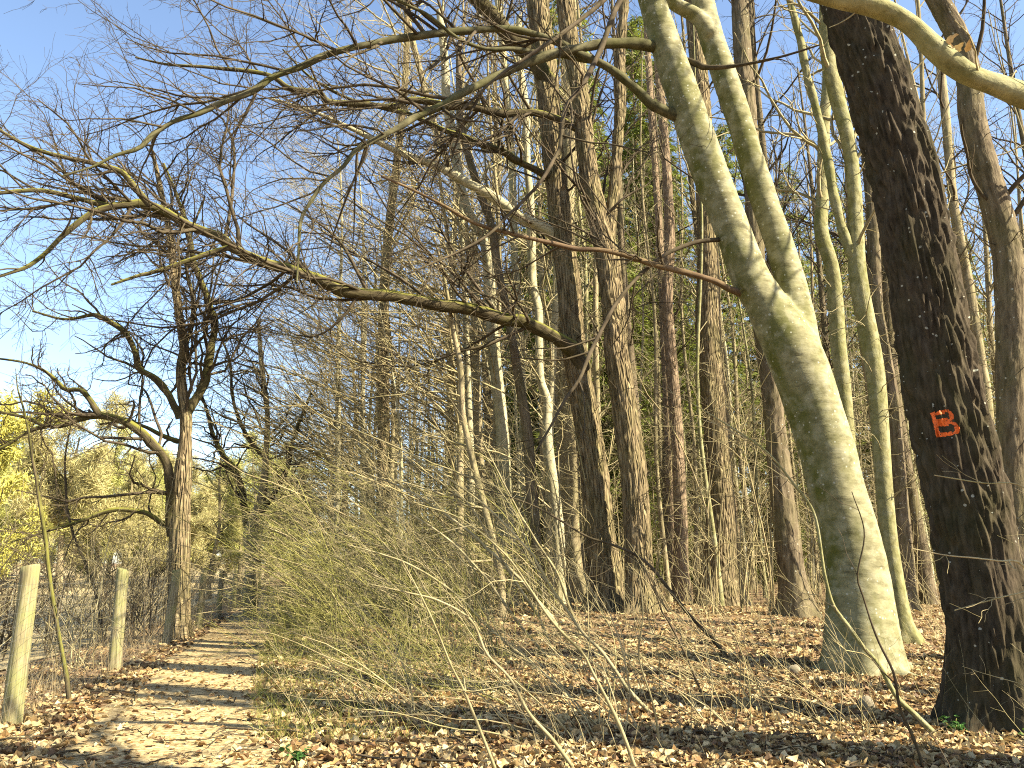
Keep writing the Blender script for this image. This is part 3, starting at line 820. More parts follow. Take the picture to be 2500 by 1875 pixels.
oak('straight grey stem between the dark slender stem and the brightest pale stem', [(1285, 1400, 24), (1280, 1200, 22), (1276, 1000, 20), (1268, 800, 19), (1255, 600, 18), (1250, 400, 17), (1235, 200, 16), (1215, 0, 15)], 28, name='hornbeam_tree', mat='pale_bark', seed=56, **kw)


# ---- trees at the fence ---------------------------------------------------------
def fence_tree():
    Y = 18.3
    z5 = lambda L: [(x * 0.2712, 900 + y * 0.2712, w) for x, y, w in L]
    P, R = trunk_path([(432, 1575, 58), (436, 1500, 50), (437, 1420, 47), (439, 1334, 45), (439, 1252, 46), (445, 1171, 42), (450, 1117, 34), (453, 1063, 28), (453, 1008, 30), (445, 954, 25), (442, 900, 23), (450, 850, 22), (441, 791, 20), (429, 701, 18), (413, 565, 14), (390, 452, 11), (373, 373, 8)], Y, None, 0.06, 0.0)
    base = (float(P[0, 0]), float(P[0, 1]), float(hgt(P[0, 0], P[0, 1])))
    t = thing('oak_tree', 'gnarled bare oak with crooked limbs standing at the fence', 'tree', base)
    V, Q, B = trunk_geo(P, R, 44, 0.45, 5, amp=0.016, cell=0.06, vst=0.13, wob=0.05, seed=61)
    g = Geo(); g.add(V, Q, B); obj('trunk', g.mesh('trunk', base), 'mid_oak_bark', t)
    sp1 = [dict(d=3.0, fr=0.42, ang=(30, 75), K=9, w=0.26, bias=(-0.03, 0, 0.05), rr=0.5, rmin=0.009, rmax=0.04, Lt=0.3, t=(0.1, 1)),
           dict(d=3.6, fr=0.42, ang=(30, 70), K=7, w=0.28, rr=0.6, rmin=0.006, rmax=0.014),
           dict(d=5, fr=0.45, ang=(30, 70), K=5, w=0.3, rr=0.6, rmin=0.0045, rmax=0.008)]
    k = np.linspace(len(P) * 0.35, len(P) - 1, 40).astype(int)
    place_twigs(t, base, grow(P[k][None], R[k][None], sp1), 'twig_bark', 'crown')
    A = dict(tree_obj=t, base=base, mat='limb_bark', spec=sp1, twig_mat='twig_bark', wob=0.12)
    limb(pts=z5([(1540, 1500, 20), (1520, 1300, 18), (1530, 1150, 20), (1520, 950, 21), (1480, 820, 22), (1350, 650, 22), (1200, 530, 20), (1050, 450, 19), (880, 430, 17), (700, 460, 14), (560, 510, 13), (400, 520, 12), (250, 570, 9), (0, 720, 7), (-300, 850, 5)]), Y0=18.3, Y1=16.3, **A)
    limb(pts=z5([(890, 430, 16), (840, 340, 15), (800, 270, 14), (720, 190, 12), (590, 190, 12), (500, 100, 10), (380, 10, 8), (200, -60, 6), (-100, -100, 4)]), Y0=17.2, Y1=16.6, **A)
    limb(pts=z5([(420, 525, 10), (300, 470, 9), (200, 430, 8), (0, 390, 6), (-200, 360, 4)]), Y0=16.7, Y1=16.3, **A)
    limb(pts=[(455, 1020, 26), (466, 995, 24), (488, 954, 22), (507, 900, 20), (516, 850, 19), (522, 791, 18), (503, 723, 16), (475, 644, 14), (458, 565, 12), (435, 486, 9), (400, 400, 6)], Y0=18.3, Y1=18.6, **A)
    limb(pts=[(440, 1020, 20), (431, 995, 18), (407, 960, 17), (380, 927, 16), (342, 900, 15), (328, 859, 14), (305, 814, 13), (260, 780, 12), (226, 768, 10), (160, 780, 7), (80, 760, 5)], Y0=18.3, Y1=17.3, **A)
    limb(pts=z5([(1560, 1420, 18), (1470, 1400, 14), (1300, 1300, 11), (1080, 1270, 11), (900, 1300, 10), (700, 1380, 8), (400, 1470, 6), (100, 1560, 4)]), Y0=18.3, Y1=17.3, **A)
    limb(pts=z5([(1640, 660, 14), (1580, 650, 12), (1450, 600, 11), (1300, 520, 9), (1150, 470, 7), (900, 500, 5)]), Y0=18.4, Y1=18.9, **A)
    limb(pts=[(445, 900, 14), (455, 840, 12), (470, 790, 10), (470, 720, 9), (455, 650, 8), (470, 560, 6), (500, 480, 4)], Y0=18.3, Y1=19.3, **A)


fence_tree()


def fence_tree2():
    Y = 27.0
    P, R = trunk_path([(612, 1480, 34), (616, 1400, 31), (617, 1345, 34), (614, 1318, 38), (612, 1290, 30), (632, 1240, 22), (645, 1180, 18), (650, 1100, 15), (652, 1000, 13), (640, 900, 11), (630, 780, 8)], Y, None, 0.08)
    base = (float(P[0, 0]), float(P[0, 1]), float(hgt(P[0, 0], P[0, 1])))
    t = thing('oak_tree', 'smaller knobbly tree farther along the fence', 'tree', base)
    V, Q, B = trunk_geo(P, R, 30, 0.35, 4, amp=0.015, cell=0.08, vst=0.25, wob=0.07, seed=62)
    g = Geo(); g.add(V, Q, B); obj('trunk', g.mesh('trunk', base), 'far_bark', t)
    sp1 = [dict(d=2.6, fr=0.45, ang=(30, 75), K=8, w=0.25, bias=(-0.02, 0, 0.03), rr=0.5, rmin=0.01, rmax=0.04, t=(0.1, 1)), dict(d=2.8, fr=0.4, K=6, w=0.27, rmin=0.008), dict(d=3, fr=0.4, K=4, rmin=0.006)]
    k = np.linspace(len(P) * 0.4, len(P) - 1, 30).astype(int)
    place_twigs(t, base, grow(P[k][None], R[k][None], sp1), 'twig_bark', 'crown')
    A = dict(tree_obj=t, base=base, mat='limb_bark', spec=sp1, twig_mat='twig_bark', wob=0.12)
    limb(pts=[(612, 1300, 22), (600, 1260, 19), (590, 1200, 17), (575, 1150, 15), (545, 1110, 13), (520, 1060, 11), (505, 1000, 8), (480, 940, 5)], Y0=27, Y1=26.5, **A)
    limb(pts=[(620, 1270, 16), (660, 1220, 13), (700, 1150, 11), (720, 1060, 9), (760, 960, 6)], Y0=27, Y1=26, **A)
    limb(pts=[(648, 1120, 12), (600, 1060, 10), (570, 980, 8), (560, 880, 6), (530, 800, 4)], Y0=27, Y1=26, **A)


fence_tree2()


# ---- the tree outside the right edge whose limb crosses the upper right corner
def edge_tree(loc, r, label, with_limb):
    z0 = float(hgt(*loc))
    s = np.linspace(0, 1, 60)[:, None]
    P = np.concatenate([loc[0] + 0.5 * s ** 2 + 0.1 * np.sin(s * 5), loc[1] - 0.3 * s + 0.1 * np.sin(s * 4), z0 - 0.2 + 17 * s], 1)
    R = r * (1 - 0.7 * s[:, 0])
    base = (loc[0], loc[1], z0)
    t = thing('beech_tree', label, 'tree', base)
    V, Q, B = trunk_geo(P, R, 28, 0.5, 5, wob=0.03, seed=int(r * 1000))
    g = Geo(); g.add(V, Q, B); obj('trunk', g.mesh('trunk', base), 'mossy_pale_bark', t)
    lv = grow(P[None], R[None], [dict(d=1.0, t=(0.5, 1), fr=0.24, ang=(35, 60), K=9, w=0.16, bias=(0, 0, 0.05), rr=0.4, rmin=0.012), dict(d=1.6, fr=0.4, K=6, rmin=0.006)])
    place_twigs(t, base, lv, 'beech_twig_bark', 'crown')
    if with_limb:
        m = lambda x, y, w: (1250 + x / 1.769, y / 1.769, w)
        p, rr = trace([m(2420, 470, 60), m(2212, 420, 58), m(2100, 370, 56), m(1950, 310, 54), m(1850, 230, 52), m(1700, 90, 46), m(1560, 25, 42), m(1380, -10, 38), m(1200, -60, 32), m(950, -150, 24), m(700, -260, 14)], 5.4, 5.0, 0.05)
        d0 = P[np.argmin(abs(P[:, 2] - 3.6))]
        p, rr = resample(np.vstack([d0, (d0 * 0.6 + p[0] * 0.4) + np.array([0, 0, 0.3]), p[::6]]), np.concatenate([[rr[0] * 1.5, rr[0] * 1.2], rr[::6]]), 0.04)
        V, Q, B = trunk_geo(p, rr, 30, 0, wob=0.07, seed=9)
        nn = vnoise(np.arange(len(p)) * 0.11, np.zeros(len(p)) + 4)[:, None, None]
        V = p[:, None] + (V - p[:, None]) * (1 + 0.35 * nn)
        g = Geo(); g.add(V, Q, B); lo = obj('limb', g.mesh('limb', base), 'mossy_pale_bark', t)
        k = np.linspace(0, len(p) - 1, 40).astype(int)
        lv = grow(p[k][None], rr[k][None], [dict(d=1.7, t=(0.3, 1), fr=0.16, ang=(40, 80), K=8, w=0.18, bias=(-0.03, 0, 0.01), rr=0.25, rmin=0.004, rmax=0.009), dict(d=3, fr=0.4, K=6, w=0.22, rmin=0.0028), dict(d=4, fr=0.4, K=4, rmin=0.002)])
        place_twigs(lo, base, lv, 'beech_twig_bark')
    return t


edge_tree((6.7, 5.2), 0.42, 'smooth mossy limb reaching in across the upper right corner', True)
edge_tree((6.6, 1.8), 0.3, 'tree beside the camera whose shadow falls across the near path', False)
edge_tree((10.0, 7.65), 0.26, 'tree off to the right that shades the beech', False)
edge_tree((11.5, 2.4), 0.3, 'tree off to the right that shades the forest floor', False)


# ------------------------------------------------------------------ fence
def ghit(sx, sy):
    d = ray(sx, sy)
    t = 2.0
    while t < 300:
        p = CAM + d * t
        if p[2] <= float(hgt(p[0], p[1])):
            break
        t += 0.02
    return p


fence = thing('wire_fence', 'old wire mesh fence on round wooden posts along the path', 'fence', (float(fence_x(8)), 8, float(hgt(fence_x(8), 8))))
fb = np.array(fence.location)
POST_Y = [4.2, 8.35, 12.45, 16.7, 21.3, 25.6, 30.2, 34.6, 39, 43.3]
prng = np.random.default_rng(3)
for i, y in enumerate(POST_Y):
    x = float(fence_x(y)); z = float(hgt(x, y))
    lean = prng.normal(size=2) * 0.025
    top = 1.5 + prng.normal() * 0.015 - z
    hs = np.concatenate([np.linspace(-0.2, top - 0.012, 30), [top, top + 0.001]])
    r = 0.088 + prng.normal() * 0.006
    rad = r * (1.06 - 0.1 * (hs / top)); rad[-2] *= 0.92; rad[-1] = 0.002
    P = np.stack([x + lean[0] * hs, y + lean[1] * hs, z + hs], 1)
    V, Q, B = tube_arrays(P[None], rad[None], 26, prng)
    V = V[0]; a = np.arange(26) * 2 * np.pi / 26
    k = 1 + 0.05 * np.cos(2 * a + i) + 0.035 * np.cos(5 * a + 2 * i)
    k = k - 0.13 * np.exp(-((a - 4.2 - 0.5 * math.sin(i)) / 0.09) ** 2) - 0.1 * np.exp(-((a - 5.2 + 0.4 * math.sin(i * 2)) / 0.09) ** 2)
    V = P[:, None] + (V - P[:, None]) * k[None, :, None]
    V[-2:, :, 2] += 0.03 * ((V[-2:, :, 0] - x) / r) * math.sin(i * 2.3)
    g = Geo(); g.add(V, Q, B)
    po = obj('post', g.mesh('post', fb), 'post_wood', fence)
wy = np.concatenate([np.linspace(a, b, 9)[:-1] for a, b in zip(POST_Y[:-1], POST_Y[1:])] + [[POST_Y[-1]]])
wx = fence_x(wy) + 0.1
g = Geo()
hz = np.array([0.08, 0.2, 0.32, 0.45, 0.58, 0.71, 0.84, 0.97, 1.1, 1.23, 1.36])
sag = 0.02 * np.sin((np.arange(len(wy)) % 8) / 8 * np.pi)
P = np.stack([np.stack([wx + 0.01 * vnoise(wy * 3, wy * 0 + q), wy, hz[q] - sag + 0 * hgt(wx, wy) * (1 - hz[q] / 1.4)], 1) for q in range(len(hz))])
g.tubes(P, np.full(P.shape[:2], 0.0013), 3)
vy = np.arange(4.3, 38, 0.16)
vx = fence_x(vy) + 0.1
P = np.stack([np.stack([vx + prng.normal(size=len(vy)) * 0.006, vy + prng.normal(size=len(vy)) * 0.02 + 0.06 * s_, 0.02 + 1.36 * s_ + 0 * vy], 1) for s_ in (0, 0.5, 1)], 1)
g.tubes(P, np.full(P.shape[:2], 0.0011), 3)
obj('wire_mesh', g.mesh('wire_mesh', fb), 'wire_metal', fence, 'stuff')

# ------------------------------------------------------------------ fallen leaves
LEAFC = np.array([(0.38, 0.27, 0.125), (0.3, 0.195, 0.085), (0.18, 0.1, 0.043), (0.48, 0.365, 0.185), (0.11, 0.065, 0.032), (0.37, 0.26, 0.115), (0.27, 0.16, 0.06), (0.44, 0.325, 0.155), (0.47, 0.37, 0.2)])


def leaf_shape(n, kind, rng):
    t = np.linspace(0, 1, n)
    if kind == 0:
        w = np.interp(t, [0, 0.12, 0.25, 0.38, 0.5, 0.62, 0.75, 0.88, 1], [0.03, 0.1, 0.24, 0.13, 0.32, 0.2, 0.34, 0.2, 0.03])
    else:
        w = 0.3 * np.sin(np.pi * np.clip(t, 0.02, 0.99) ** 0.85)
    c1, c2, tw = rng.normal() * 0.5 + 0.35, rng.normal() * 0.28, rng.normal() * 0.5
    V = np.zeros((n, 3, 3))
    for j, s in enumerate((-1, 0, 1)):
        V[:, j, 0] = s * w * (1 - 0.25 * abs(c1)); V[:, j, 1] = t - 0.5
        V[:, j, 2] = abs(s) * w * c1 + c2 * (t - 0.5) ** 2 * 2 + s * w * tw * (t - 0.5) * 2
    V[:, :, 2] += 0.05 * rng.normal(size=(n, 3)) * (np.abs(np.array([-1, 0, 1]))[None, :])
    i = np.arange(n - 1)[:, None] * 3 + np.arange(2)[None, :]
    Q = np.stack([i, i + 1, i + 4, i + 3], -1).reshape(-1, 4)
    return V.reshape(-1, 3), Q


def rot_mats(M, tilt, rng):
    yaw = rng.random(M) * 2 * np.pi; ax = rng.random(M) * 2 * np.pi; th = np.abs(rng.normal(size=M)) * tilt
    cy, sy = np.cos(yaw), np.sin(yaw)
    Z = np.zeros((M, 3, 3)); Z[:, 0, 0] = cy; Z[:, 0, 1] = -sy; Z[:, 1, 0] = sy; Z[:, 1, 1] = cy; Z[:, 2, 2] = 1
    k = np.stack([np.cos(ax), np.sin(ax), np.zeros(M)], 1)
    Kx = np.zeros((M, 3, 3)); Kx[:, 0, 2] = k[:, 1]; Kx[:, 1, 2] = -k[:, 0]; Kx[:, 2, 0] = -k[:, 1]; Kx[:, 2, 1] = k[:, 0]
    I = np.eye(3)[None]
    T = I + np.sin(th)[:, None, None] * Kx + (1 - np.cos(th))[:, None, None] * (Kx @ Kx)
    return T @ Z


def tinted(name, V, Q, C, mat, parent=None, kind=None, smooth=False):
    me = make_mesh(name, V, Q, None, smooth)
    a = me.attributes.new('tint', 'FLOAT_COLOR', 'POINT')
    a.data.foreach_set('color', np.concatenate([C, np.ones((len(C), 1))], 1).astype(np.float32).ravel())
    return obj(name, me, mat, parent, kind)


def litter(M, y0, y1, n, size, rng, bias=1.0, tilt=0.42):
    y = y0 + (y1 - y0) * rng.random(M) ** bias
    x = (rng.random(M) * 2 - 1) * (0.72 * y + 1.2)
    onp = np.abs(x - path_x(y)) < 0.8 + 0.25 * vnoise(y * 1.3, 0 * y + 3)
    keep = (~onp | (rng.random(M) < 0.28)) & (x > fence_x(y) - 1.4)
    keep &= ~((x < fence_x(y) - 0.1) & (rng.random(M) < 0.6))
    x, y, onp = x[keep], y[keep], onp[keep]
    m = len(x)
    vs, cs, qs = [], [], []
    off = 0
    kind = rng.integers(0, 10, m)
    shapes = [leaf_shape(n, 0 if q < 7 else 1, rng) for q in range(10)]
    sc = size * (0.65 + 0.6 * rng.random(m)) * np.where(onp, 0.7, 1)
    Rm = rot_mats(m, tilt, rng)
    Rm[onp] = rot_mats(int(onp.sum()), 0.12, rng)
    z = hgt(x, y) + sc * (0.08 + 0.18 * rng.random(m)) + np.where(onp, 0.015, 0)
    col = LEAFC[rng.integers(0, len(LEAFC), m)] * (0.8 + 0.35 * rng.random(m))[:, None]
    for q in range(10):
        s_ = kind == q
        V, Q = shapes[q]
        k = int(s_.sum())
        W = np.einsum('mij,vj->mvi', Rm[s_], V) * sc[s_][:, None, None] + np.stack([x[s_], y[s_], z[s_]], 1)[:, None]
        vs.append(W.reshape(-1, 3)); cs.append(np.repeat(col[s_], len(V), 0))
        qs.append((Q[None] + (np.arange(k) * len(V))[:, None, None]).reshape(-1, 4) + off); off += k * len(V)
    return np.concatenate(vs), np.concatenate(qs), np.concatenate(cs)


lr = np.random.default_rng(77)
parts = [litter(30000, 5.6, 13, 5, 0.1, lr, 1.15), litter(26000, 13, 27, 3, 0.125, lr, 1.2, 0.5), litter(20000, 27, 62, 2, 0.19, lr, 1.1, 0.5)]
off = 0; Vs, Qs, Cs = [], [], []
for V, Q, C in parts:
    Vs.append(V); Qs.append(Q + off); Cs.append(C); off += len(V)
lo = tinted('fallen_leaves', np.concatenate(Vs), np.concatenate(Qs), np.concatenate(Cs), 'dead_leaf', None, 'stuff')
tag(lo, 'dry brown oak and beech leaves covering the forest floor', 'leaf litter')
# the 300 nearest leaves one by one
lmesh = []
for q in range(24):
    V, Q = leaf_shape(7, 0 if q % 4 else 1, lr)
    me = make_mesh('leaf', V, Q, None, True)
    a = me.attributes.new('tint', 'FLOAT_COLOR', 'POINT')
    c = LEAFC[q % len(LEAFC)] * (0.9 + 0.3 * lr.random())
    a.data.foreach_set('color', np.tile(np.append(c, 1), (len(V), 1)).astype(np.float32).ravel())
    me.materials.append(MATS['dead_leaf'])
    lmesh.append(me)
for q in range(300):
    y = 6.3 + 2.2 * lr.random() ** 1.5; x = (lr.random() * 2 - 1) * 0.64 * y
    if abs(x - path_x(y)) < 0.5 or x < fence_x(y):
        x = abs(x)
    s_ = 0.105 * (0.8 + 0.5 * lr.random())
    o = obj('leaf', lmesh[q % 24], None, forest_floor)
    o.location = (x, y, float(hgt(x, y)) + s_ * (0.25 + 0.2 * lr.random()))
    o.rotation_euler = (lr.normal() * 0.4, lr.normal() * 0.4, lr.random() * 6.28)
    o.scale = (s_, s_, s_)

# sticks lying among the leaves and thin upright shoots between them
g = Geo()
M = 500
y = 6 + 16 * lr.random(M) ** 1.3; x = (lr.random(M) * 2 - 1) * 0.7 * y
k = x > fence_x(y) + 0.3; x, y = x[k], y[k]; M = len(x)
a = lr.random(M) * 6.28; L = 0.2 + 0.7 * lr.random(M) ** 2
s_ = np.linspace(-0.5, 0.5, 5)
P = np.stack([x[:, None] + np.cos(a)[:, None] * L[:, None] * s_, y[:, None] + np.sin(a)[:, None] * L[:, None] * s_, np.zeros((M, 5))], -1)
P += lr.normal(size=P.shape) * 0.015
P[:, :, 2] = hgt(P[:, :, 0], P[:, :, 1]) + 0.035 + 0.05 * lr.random((M, 5))
g.tubes(P, np.repeat((0.003 + 0.007 * lr.random(M) ** 2)[:, None], 5, 1), 4)
o = obj('fallen_twigs', g.mesh('fallen_twigs'), 'twig_bark', None, 'stuff')
tag(o, 'small dead sticks scattered among the fallen leaves', 'twigs')


def shoots(M, yr, xfun, hr, rad, lean, rng, K=6, w=0.08):
    y = yr[0] + (yr[1] - yr[0]) * rng.random(M); x = xfun(y, rng.random(M))
    p = np.stack([x, y, hgt(x, y) - 0.02], 1)
    d = nrm(np.stack([rng.normal(size=M) * 0.25 + lean[0], rng.normal(size=M) * 0.25 + lean[1], np.ones(M)], 1))
    L = hr[0] + (hr[1] - hr[0]) * rng.random(M) ** 1.7
    pts = [p]
    for k in range(K - 1):
        d = nrm(d + rng.normal(size=(M, 3)) * w + np.array([lean[0] * 0.25, 0, -0.02]))
        p = p + d * (L / (K - 1))[:, None]; pts.append(p)
    R = (rad[0] + (rad[1] - rad[0]) * rng.random(M))[:, None] * np.linspace(1, 0.35, K)[None]
    return np.stack(pts, 1), R


g = Geo()
P, R = shoots(900, (6.5, 17), lambda y, u: path_x(y) + 0.9 + u * (0.72 * y + 1 - path_x(y) - 0.9) , (0.15, 1.2), (0.0018, 0.004), (-0.25, -0.05), lr)
g.tubes(P, R, 3)
for p, r in grow(P, R, [dict(d=2.2, fr=0.4, ang=(25, 60), K=4, w=0.2, rmin=0.0014, rmax=0.003)], lr):
    g.tubes(p, r, 3)
o = obj('undergrowth_shoots', g.mesh('undergrowth_shoots'), 'shrub_bark', None, 'stuff')
tag(o, 'thin bare shoots sprouting through the leaf litter', 'undergrowth')
g = Geo()
P, R = shoots(1200, (14, 45), lambda y, u: -2 + u * (0.72 * y + 3), (0.4, 2.6), (0.004, 0.008), (-0.1, -0.02), lr)
g.tubes(P, R, 3)
for p, r in grow(P, R, [dict(d=1.8, fr=0.4, ang=(25, 60), K=4, w=0.2, rmin=0.0035, rmax=0.005)], lr):
    g.tubes(p, r, 3)
o = obj('brushwood', g.mesh('brushwood'), 'shrub_bark', None, 'stuff')
tag(o, 'bare brushwood filling the forest floor between the trunks', 'undergrowth')

# dry grass along the fence
gr = np.random.default_rng(8)
M = 7000
y = 6 + 34 * gr.random(M) ** 1.4; x = fence_x(y) - 0.15 - np.abs(gr.normal(size=M)) * 1.1 + 0.25
L = 0.12 + 0.55 * gr.random(M) ** 2.2
p0 = np.stack([x, y, hgt(x, y) + 0.02], 1)
d = nrm(np.stack([gr.normal(size=M) * 0.5, gr.normal(size=M) * 0.5, np.ones(M)], 1))
sd = nrm(np.cross(d, gr.normal(size=(M, 3)))) * 0.002
V = np.stack([p0 - sd, p0 + sd, p0 + d * L[:, None] + sd * 0.2 + np.array([0, 0, -0.1]) * L[:, None], p0 + d * L[:, None] - sd * 0.2 + np.array([0, 0, -0.1]) * L[:, None]], 1).reshape(-1, 3)
C = np.repeat(np.array([(0.36, 0.28, 0.15)]) * (0.6 + 0.6 * gr.random(M))[:, None], 4, 0)
o = tinted('dry_grass', V, np.arange(M * 4).reshape(-1, 4), C, 'foliage', None, 'stuff')
tag(o, 'tufts of dry straw-coloured grass along the fence', 'grass')


M = 9000
y = 7.5 + 24 * gr.random(M) ** 1.3; x = path_x(y) + 0.75 + np.abs(gr.normal(size=M)) * 0.9
L = 0.06 + 0.22 * gr.random(M) ** 2
p0 = np.stack([x, y, hgt(x, y) + 0.02], 1)
d = nrm(np.stack([gr.normal(size=M) * 0.6, gr.normal(size=M) * 0.6, np.ones(M)], 1))
sd = nrm(np.cross(d, gr.normal(size=(M, 3)))) * 0.0022
V = np.stack([p0 - sd, p0 + sd, p0 + d * L[:, None] + sd * 0.2, p0 + d * L[:, None] - sd * 0.2], 1).reshape(-1, 3)
C = np.repeat(np.array([(0.25, 0.25, 0.055)]) * (0.5 + 0.8 * gr.random(M))[:, None], 4, 0)
o = tinted('verge_grass', V, np.arange(M * 4).reshape(-1, 4), C, 'foliage', None, 'stuff')
tag(o, 'sparse yellow-green grass on the right verge of the path', 'grass')

# ------------------------------------------------------------------ traced shrubs and saplings in front
def stem_shrub(label, stems, mat='beech_twig_bark', name='shrub', dens=2.6, twig=None, dY=-0.4, cat='shrub'):
    first = ghit(*stems[0][0][:2])
    base = (float(first[0]), float(first[1]), float(hgt(first[0], first[1])))
    t = thing(name, label, cat, base)
    for st in stems:
        Y = ghit(*st[0][:2])[1]
        spec = [dict(d=dens, fr=0.34, ang=(25, 65), K=7, w=0.17, bias=(-0.05, 0, 0.03), rr=0.55, rmin=0.0022, rmax=0.006, t=(0.15, 1), Lmax=1.4), dict(d=3.2, fr=0.42, ang=(25, 60), K=5, w=0.2, bias=(-0.03, 0, 0.02), rmin=0.0017, rmax=0.003)]
        st = [(x_, y_, w_ * 0.78) for x_, y_, w_ in st]
        limb(t, base, st, Y, Y + dY, mat, spec, twig or mat, sides=7, step=0.06, name='stem', wob=0.25)
    return t


stem_shrub('arching bare shrub nearest the camera, its stems sweeping left over the leaves', [
    [(1405, 1885, 13), (1350, 1810, 12), (1291, 1742, 11), (1247, 1660, 9), (1190, 1597, 8), (1152, 1515, 7), (1073, 1467, 6), (1000, 1448, 5), (900, 1425, 3)],
    [(1215, 1885, 12), (1177, 1793, 10), (1133, 1685, 9), (1104, 1628, 7), (1057, 1515, 6), (1010, 1420, 4), (960, 1330, 3)],
    [(1180, 1640, 9), (1290, 1660, 8), (1320, 1600, 0.1)][:2] + [(1160, 1560, 5), (1060, 1520, 4)]][:2])
stem_shrub('tall arching shrub in the middle with long stems leaning up to the left', [
    [(1600, 1752, 13), (1538, 1692, 12), (1506, 1641, 11), (1468, 1590, 10), (1424, 1546, 9), (1380, 1483, 9), (1342, 1429, 8), (1304, 1366, 8), (1293, 1347, 7), (1174, 1225, 6), (1000, 1109, 5), (870, 1050, 4), (780, 1010, 3)],
    [(1557, 1885, 13), (1513, 1771, 12), (1475, 1692, 10), (1443, 1635, 9), (1421, 1594, 8), (1350, 1520, 8), (1290, 1430, 7), (1230, 1350, 6), (1130, 1270, 5), (1020, 1230, 4)],
    [(1614, 1834, 8), (1601, 1746, 7), (1588, 1692, 6), (1560, 1600, 5), (1570, 1500, 4), (1560, 1400, 3)]])
stem_shrub('low shrub with many crossing stems right of the green bush', [
    [(1392, 1571, 14), (1316, 1470, 13), (1269, 1413, 11), (1202, 1350, 10), (1120, 1280, 8), (1000, 1200, 6), (880, 1150, 4)],
    [(1330, 1600, 10), (1250, 1500, 9), (1200, 1430, 8), (1110, 1330, 7), (1010, 1260, 5), (900, 1210, 3)],
    [(1300, 1620, 9), (1200, 1540, 8), (1100, 1440, 7), (980, 1370, 5), (850, 1330, 3)],
    [(1420, 1560, 10), (1390, 1480, 9), (1360, 1400, 8), (1290, 1290, 6), (1230, 1180, 5), (1180, 1080, 3)],
    [(1350, 1590, 9), (1310, 1500, 8), (1240, 1390, 7), (1150, 1240, 5), (1060, 1150, 3)]])
stem_shrub('slanting dark sapling in front of the two-stemmed oak', [
    [(1775, 1599, 13), (1730, 1550, 12), (1685, 1503, 12), (1640, 1446, 11), (1589, 1384, 10), (1544, 1353, 9), (1487, 1328, 8), (1436, 1311, 7), (1369, 1271, 6), (1307, 1237, 5), (1250, 1215, 4), (1160, 1190, 3)],
    [(1730, 1729, 7), (1691, 1638, 7), (1640, 1531, 6), (1612, 1480, 5), (1600, 1400, 4), (1640, 1290, 3)]], 'twig_bark', 'sapling', 2.0, cat='sapling')
stem_shrub('leaning greenish sapling crossing in front of the beech base', [
    [(2290, 1800, 17), (2236, 1747, 16), (2192, 1703, 15), (2148, 1626, 14), (2109, 1582, 13), (2071, 1526, 13), (2032, 1477, 12), (2015, 1416, 11), (2004, 1340, 10), (1985, 1250, 9), (1940, 1185, 8), (1871, 1102, 6), (1780, 1040, 5), (1690, 985, 3)]], 'mossy_pale_bark', 'sapling', 2.6, 'shrub_bark', cat='sapling')
stem_shrub('thin dark sapling beside the leaning greenish one', [
    [(2255, 1884, 11), (2230, 1802, 10), (2197, 1730, 9), (2181, 1642, 8), (2142, 1559, 7), (2109, 1460, 6), (2093, 1405, 5), (2110, 1300, 4), (2080, 1200, 3)]], 'twig_bark', 'sapling', 2.2, cat='sapling')
stem_shrub('pale twiggy sapling at the right edge in front of the lettered oak', [
    [(2560, 1885, 12), (2570, 1700, 10), (2560, 1500, 9), (2500, 1382, 8), (2437, 1370, 6), (2374, 1362, 5), (2310, 1356, 4), (2230, 1340, 3)],
    [(2590, 1885, 11), (2600, 1600, 9), (2570, 1440, 7), (2480, 1450, 5), (2400, 1470, 4), (2330, 1490, 3)],
    [(2600, 1885, 11), (2620, 1500, 9), (2590, 1300, 7), (2500, 1190, 5), (2400, 1180, 4), (2280, 1160, 3)]], 'shrub_bark', 'sapling', 3.0, cat='sapling')
stem_shrub('slim leaning sapling between the first two fence posts', [
    [(175, 1715, 18), (165, 1650, 15), (150, 1580, 14), (135, 1480, 13), (115, 1356, 12), (96, 1220, 10), (80, 1110, 9), (62, 1017, 7), (45, 950, 5), (38, 900, 2)]], 'limb_bark', 'sapling', 3.6, 'twig_bark', dY=0.4, cat='sapling')
stem_shrub('upright thin sapling between the second and third fence posts', [
    [(250, 1560, 10), (235, 1450, 9), (175, 1290, 8), (160, 1180, 7), (158, 1120, 6), (170, 1050, 4), (175, 980, 3)]], 'twig_bark', 'sapling', 2.6, 'twig_bark', dY=0.3, cat='sapling')


